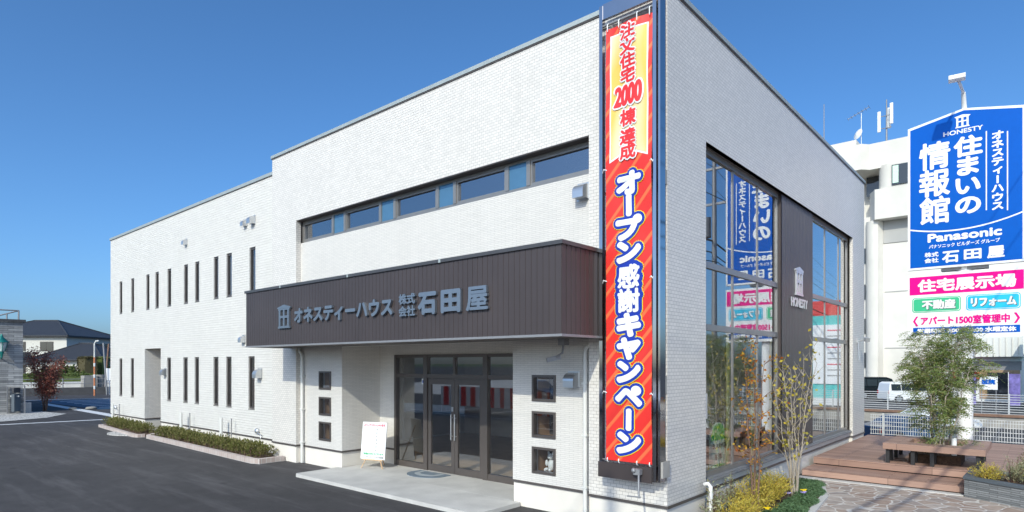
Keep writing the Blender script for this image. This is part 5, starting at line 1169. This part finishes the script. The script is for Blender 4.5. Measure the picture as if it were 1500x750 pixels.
for px, t_, s_, mt, lab in ((62, 60, 1.1, 'farleaf', 'leftmost round garden bush behind the low hedge'), (75, 61, 1.3, 'hedgeleaf', 'second yellowish garden bush behind the low hedge'), (90, 60, 1.5, 'farleaf', 'tallest garden bush behind the low hedge'), (104, 61, 1.2, 'hedgeleaf', 'garden bush right of the tallest one'), (113, 60, 1.0, 'farleaf', 'rightmost garden bush, touching the square hedge'), (158, 66, 1.4, 'farleaf', 'garden bush seen beside the corner of the white wing')):
    p_ = fpt(px, t_); shrub('garden_bush', lab, (p_[0], p_[1], .5), (s_, s_, s_*1.2), 900, .26, mt, rg, 'garden bushes of the far house', .6, .2)
def house(label, base, rz, L, W, eh, rh, over=.6, lower=None):
    r = thing('house', (0, 0, 0), label, 'house', 'tile roofed houses')
    q = MB(); q.box(-L/2, L/2, -W/2, W/2, 0, eh); q.build('wall', 'cream', r)
    q = MB(); a0, b0 = L/2+over, W/2+over; rl = max(.2, a0-b0); z0, z1 = eh-.02, eh+rh
    P4 = [(-a0, -b0, z0), (a0, -b0, z0), (a0, b0, z0), (-a0, b0, z0)]; R0, R1 = (-rl, 0, z1), (rl, 0, z1)
    q.face([P4[0], P4[1], R1, R0]); q.face([P4[2], P4[3], R0, R1]); q.face([P4[1], P4[2], R1]); q.face([P4[3], P4[0], R0]); q.face([(x, y, z-.15) for x, y, z in P4][::-1])
    for i in range(4): A_, B_ = P4[i], P4[(i+1) % 4]; q.face([(*A_[:2], z0-.15), (*B_[:2], z0-.15), B_, A_])
    rf = q.build('roof', 'rooftile', r)
    q = MB(); 
    for A_, B_ in ((P4[0], R0), (P4[1], R1), (P4[2], R1), (P4[3], R0), (R0, R1)): q.tube([A_, B_], .09, 6)
    q.build('ridge', 'rooftile', rf)
    for x in (-L*.30, L*.02, L*.30):
        for z in ([eh-1.9] if eh < 4 else [eh-1.9, eh-4.6]):
            q = MB(); q.box(x-.8, x+.8, -W/2-.05, -W/2-.002, z, z+1.15); o = q.build('window', 'frame', r)
            q = MB(); q.box(x-.72, x-.03, -W/2-.07, -W/2-.052, z+.08, z+1.07); q.box(x+.03, x+.72, -W/2-.07, -W/2-.052, z+.08, z+1.07); q.build('pane', 'carglass', o)
    for y in (-W*.2, W*.22): q = MB(); q.box(L/2+.002, L/2+.05, y-.7, y+.7, eh-1.9, eh-.8); q.build('window', 'carglass', r)
    r.location = (base[0], base[1], .2); r.rotation_euler.z = rz
    return r
h1 = house('two storey house with a dark hipped roof and grey balcony beyond the street', fpt(68, 78), math.radians(40), 12, 9, 5.6, 2.1)
q = MB(); q.box(-6.3, 1.5, -5.6, -4.52, 2.6, 3.6); o = q.build('balcony', 'shade', None); o.parent = h1
q = MB(); q.box(-6.3, 3.5, -6.4, -4.52, 0.0, .02); q.prismX([(-6.6, 2.2), (-4.5, 2.9), (-4.5, 2.75), (-6.6, 2.05)], 1.5, 6.2); o = q.build('porch_roof', 'rooftile'); o.parent = h1
house('lower dark roofed annex in front of the two storey house', fpt(128, 72), math.radians(40), 7.5, 6, 2.7, 1.9)
house('dark roofed house far behind, by the corner of the white wing', fpt(160, 95), math.radians(38), 12, 8, 4.2, 2.0)
# poles
r = thing('warning_pole', fpt(139, 46), 'orange and white road pole with a bent top', 'pole')
p0 = Vector(fpt(138.5, 46)); q = MB(); q.tube([p0, p0+Vector((0, 0, 2.9))], .06, 8); q.build('lower_pole', 'orange', r); q = MB(); q.tube([p0+Vector((0, 0, 2.9)), p0+Vector((0, 0, 3.9)), p0+Vector((.1, .06, 4.1)), p0+Vector((.3, .2, 4.12))], .055, 8); q.build('upper_pole', 'offwhite', r)
q = MB()
for k in range(3): q.tube([p0+Vector((0, 0, .5+.85*k)), p0+Vector((0, 0, .75+.85*k))], .064, 8)
q.build('white_band', 'white', r)
for pa, pb_, t_, lab, mt in ((157, 151.5, 47, 'thin grey leaning pole with a small plate, left of its twin', 'grey'), (153, 159.5, 49, 'rusty leaning pole crossing behind the grey one', 'rust')):
    A_ = Vector(fpt(pa, t_)); B_ = Vector(fpt(pb_, t_)); B_.z = 4.0; q = MB(); q.tube([A_, B_], .07, 7); tag(q.build('leaning_pole', mt), lab, 'pole')
p_ = fpt(159, 47); q = MB(); q.obox((p_[0], p_[1], 1.6), (.16, .13, 0), (.01, -.015, 0), (0, 0, .45)); q.tube([(p_[0], p_[1]+.05, 0), (p_[0], p_[1]+.05, 1.6)], .03, 6); tag(q.build('small_sign', 'signwhite'), 'small white upright sign at the foot of the leaning poles', 'sign')
p_ = fpt(146, 50); q = MB(); q.tube([(p_[0], p_[1], 0), (p_[0], p_[1], 1.5)], .5, 10); q.box(p_[0]-.4, p_[0]+.6, p_[1]-1.2, p_[1]-.3, 0, 1.45); tag(q.build('stone_pillar', 'wallconcrete'), 'short grey stone gate pillar before the square hedge', 'pillar')

# ================================================================= STREET POLES, WIRES AND WHAT THE GLASS REFLECTS
PA, PB = Vector((.75, -8, 0)), Vector((3.1, 27, 0))
for P_, lab in ((PA, 'concrete utility pole behind the viewer'), (PB, 'concrete utility pole on the right side of the deck')):
    r = thing('utility_pole', P_, lab, 'pole', 'utility poles'); zz = 0 if P_.y < 20 else -1.3
    q = MB(); q.tube([(P_.x, P_.y, zz), (P_.x, P_.y, 11.8)], [.15, .09], 12); q.build('pole', 'grey', r)
    for z in (11.2, 9.6): q = MB(); q.box(P_.x-.9, P_.x+.9, P_.y-.05, P_.y+.05, z, z+.1); q.build('crossarm', 'grey', r)
    q = MB(); q.tube([(P_.x+.45, P_.y+.1, 8.2), (P_.x+.45, P_.y+.1, 9.1)], .24, 12); q.build('transformer', 'grey', r)
def wire(a_, b_, sag, rad, lab):
    q = MB(); n = 20; pts = []
    for i in range(n+1): t_ = i/n; p_ = Vector(a_).lerp(Vector(b_), t_); p_.z -= 4*sag*t_*(1-t_); pts.append(p_)
    q.tube(pts, rad, 5); tag(q.build('overhead_cable', 'black'), lab, 'cable', 'overhead cables')
for i, (dx_, z, sag, rad) in enumerate(((-.8, 11.3, .5, .012), (0, 11.3, .5, .012), (.8, 11.3, .5, .012), (-.5, 9.7, .55, .018), (.1, 8.0, .6, .045), (.18, 7.5, .6, .03), (-.15, 7.0, .7, .022))):
    wire((PA.x+dx_, PA.y, z), (PB.x+dx_, PB.y, z), sag, rad, 'black overhead cables strung between the two utility poles')
    wire((PB.x+dx_, PB.y, z), (9+dx_, 75, z-.5), sag, rad*.9, 'black overhead cables running from the deck pole to the far street')
st_ = thing('market_stall', (-19, -3, 0), 'stall table with a red and white striped curtain out in the car park', 'stall')
q = MB(); vs = []; n = 60
for i in range(n+1): x = -23+8.5*i/n; vs += [(x, -3+.05*math.sin(i*1.3), .35), (x, -3+.03*math.sin(i*1.3), 1.30)]
q.mesh(vs, [(2*i, 2*i+2, 2*i+3, 2*i+1) for i in range(n)], 0, True); q.build('striped_curtain', 'kohaku', st_)
for x in (-23, -20, -17.2, -14.5): q = MB(); q.tube([(x, -3.05, 0), (x, -3.05, 1.32)], .02, 6); q.build('pole', 'silver', st_)
q = MB(); q.box(-23, -14.5, -4.6, -3.5, .68, .72); q.build('table_top', 'white', st_)
c5 = car('parked_car', 'white car parked on the far side of the car park', 4.3, 1.7, 1.45, 'carwhite', 'car'); c5.location = (-15.5, -12, 0); c5.rotation_euler.z = .1
c6 = car('parked_car', 'dark blue car parked on the far side of the car park', 4.3, 1.7, 1.45, 'carblue', 'car'); c6.location = (-22.5, -12, 0); c6.rotation_euler.z = .05
rs = thing('roadside_store', (9, 70, -.65), 'red fascia roadside store reflected in the far tall window', 'building')
bx('wall', 3.2, 12, 66, 80, -.65, 6.0, 'white', rs); bx('red_fascia', 3.0, 11.5, 65.8, 65.95, 5.0, 8.6, 'red', rs); bx('cyan_band', 3.0, 9, 65.7, 65.79, 4.6, 5.1, 'cyan', rs); bx('yellow_band', 3.0, 9, 65.7, 65.79, 4.1, 4.6, 'banneryellow', rs); bx('shop_window', 4, 11, 65.9, 65.97, 0, 3.0, 'carglass', rs)
def leafytree(label, base, h, R_, n, ls, mt, seed):
    rg = random.Random(seed); r = thing('evergreen_tree', base, label, 'tree', 'evergreen trees right of the deck'); tr = MB(); lf = MB()
    tr.tube([base, (base[0]+.1, base[1], base[2]+h*.45), (base[0], base[1], base[2]+h*.9)], [.16, .11, .03], 8); cs = []
    for i in range(34):
        v = Vector((rg.gauss(0, 1), rg.gauss(0, 1), rg.gauss(0, 1))).normalized(); c = Vector((base[0], base[1], base[2]+h*.62))+Vector((v.x*R_*.75, v.y*R_*.75, v.z*h*.32))*rg.uniform(.5, 1); cs.append(c)
        tr.tube([(base[0], base[1], base[2]+h*.4), c], [.04, .01], 5)
    for i in range(n):
        c = rg.choice(cs); leafquad(lf, c+Vector((rg.gauss(0, .35), rg.gauss(0, .35), rg.gauss(0, .3))), ls*rg.uniform(.7, 1.3), ls*.6, rg)
    tr.build('trunk', 'bark', r); lf.build('foliage', mt, r)
leafytree('dark evergreen tree outside the frame right of the near steps', (6.5, 17.5, 0), 4.4, 1.8, 5000, .14, 'farleaf', 31)
leafytree('dark evergreen tree outside the frame right of the far deck', (7.5, 23, -1.3), 5.4, 2.0, 5000, .14, 'farleaf', 32)
leafytree('dark evergreen tree outside the frame at the lower lot', (9.5, 28, -1.3), 5.6, 2.0, 5000, .14, 'farleaf', 33)
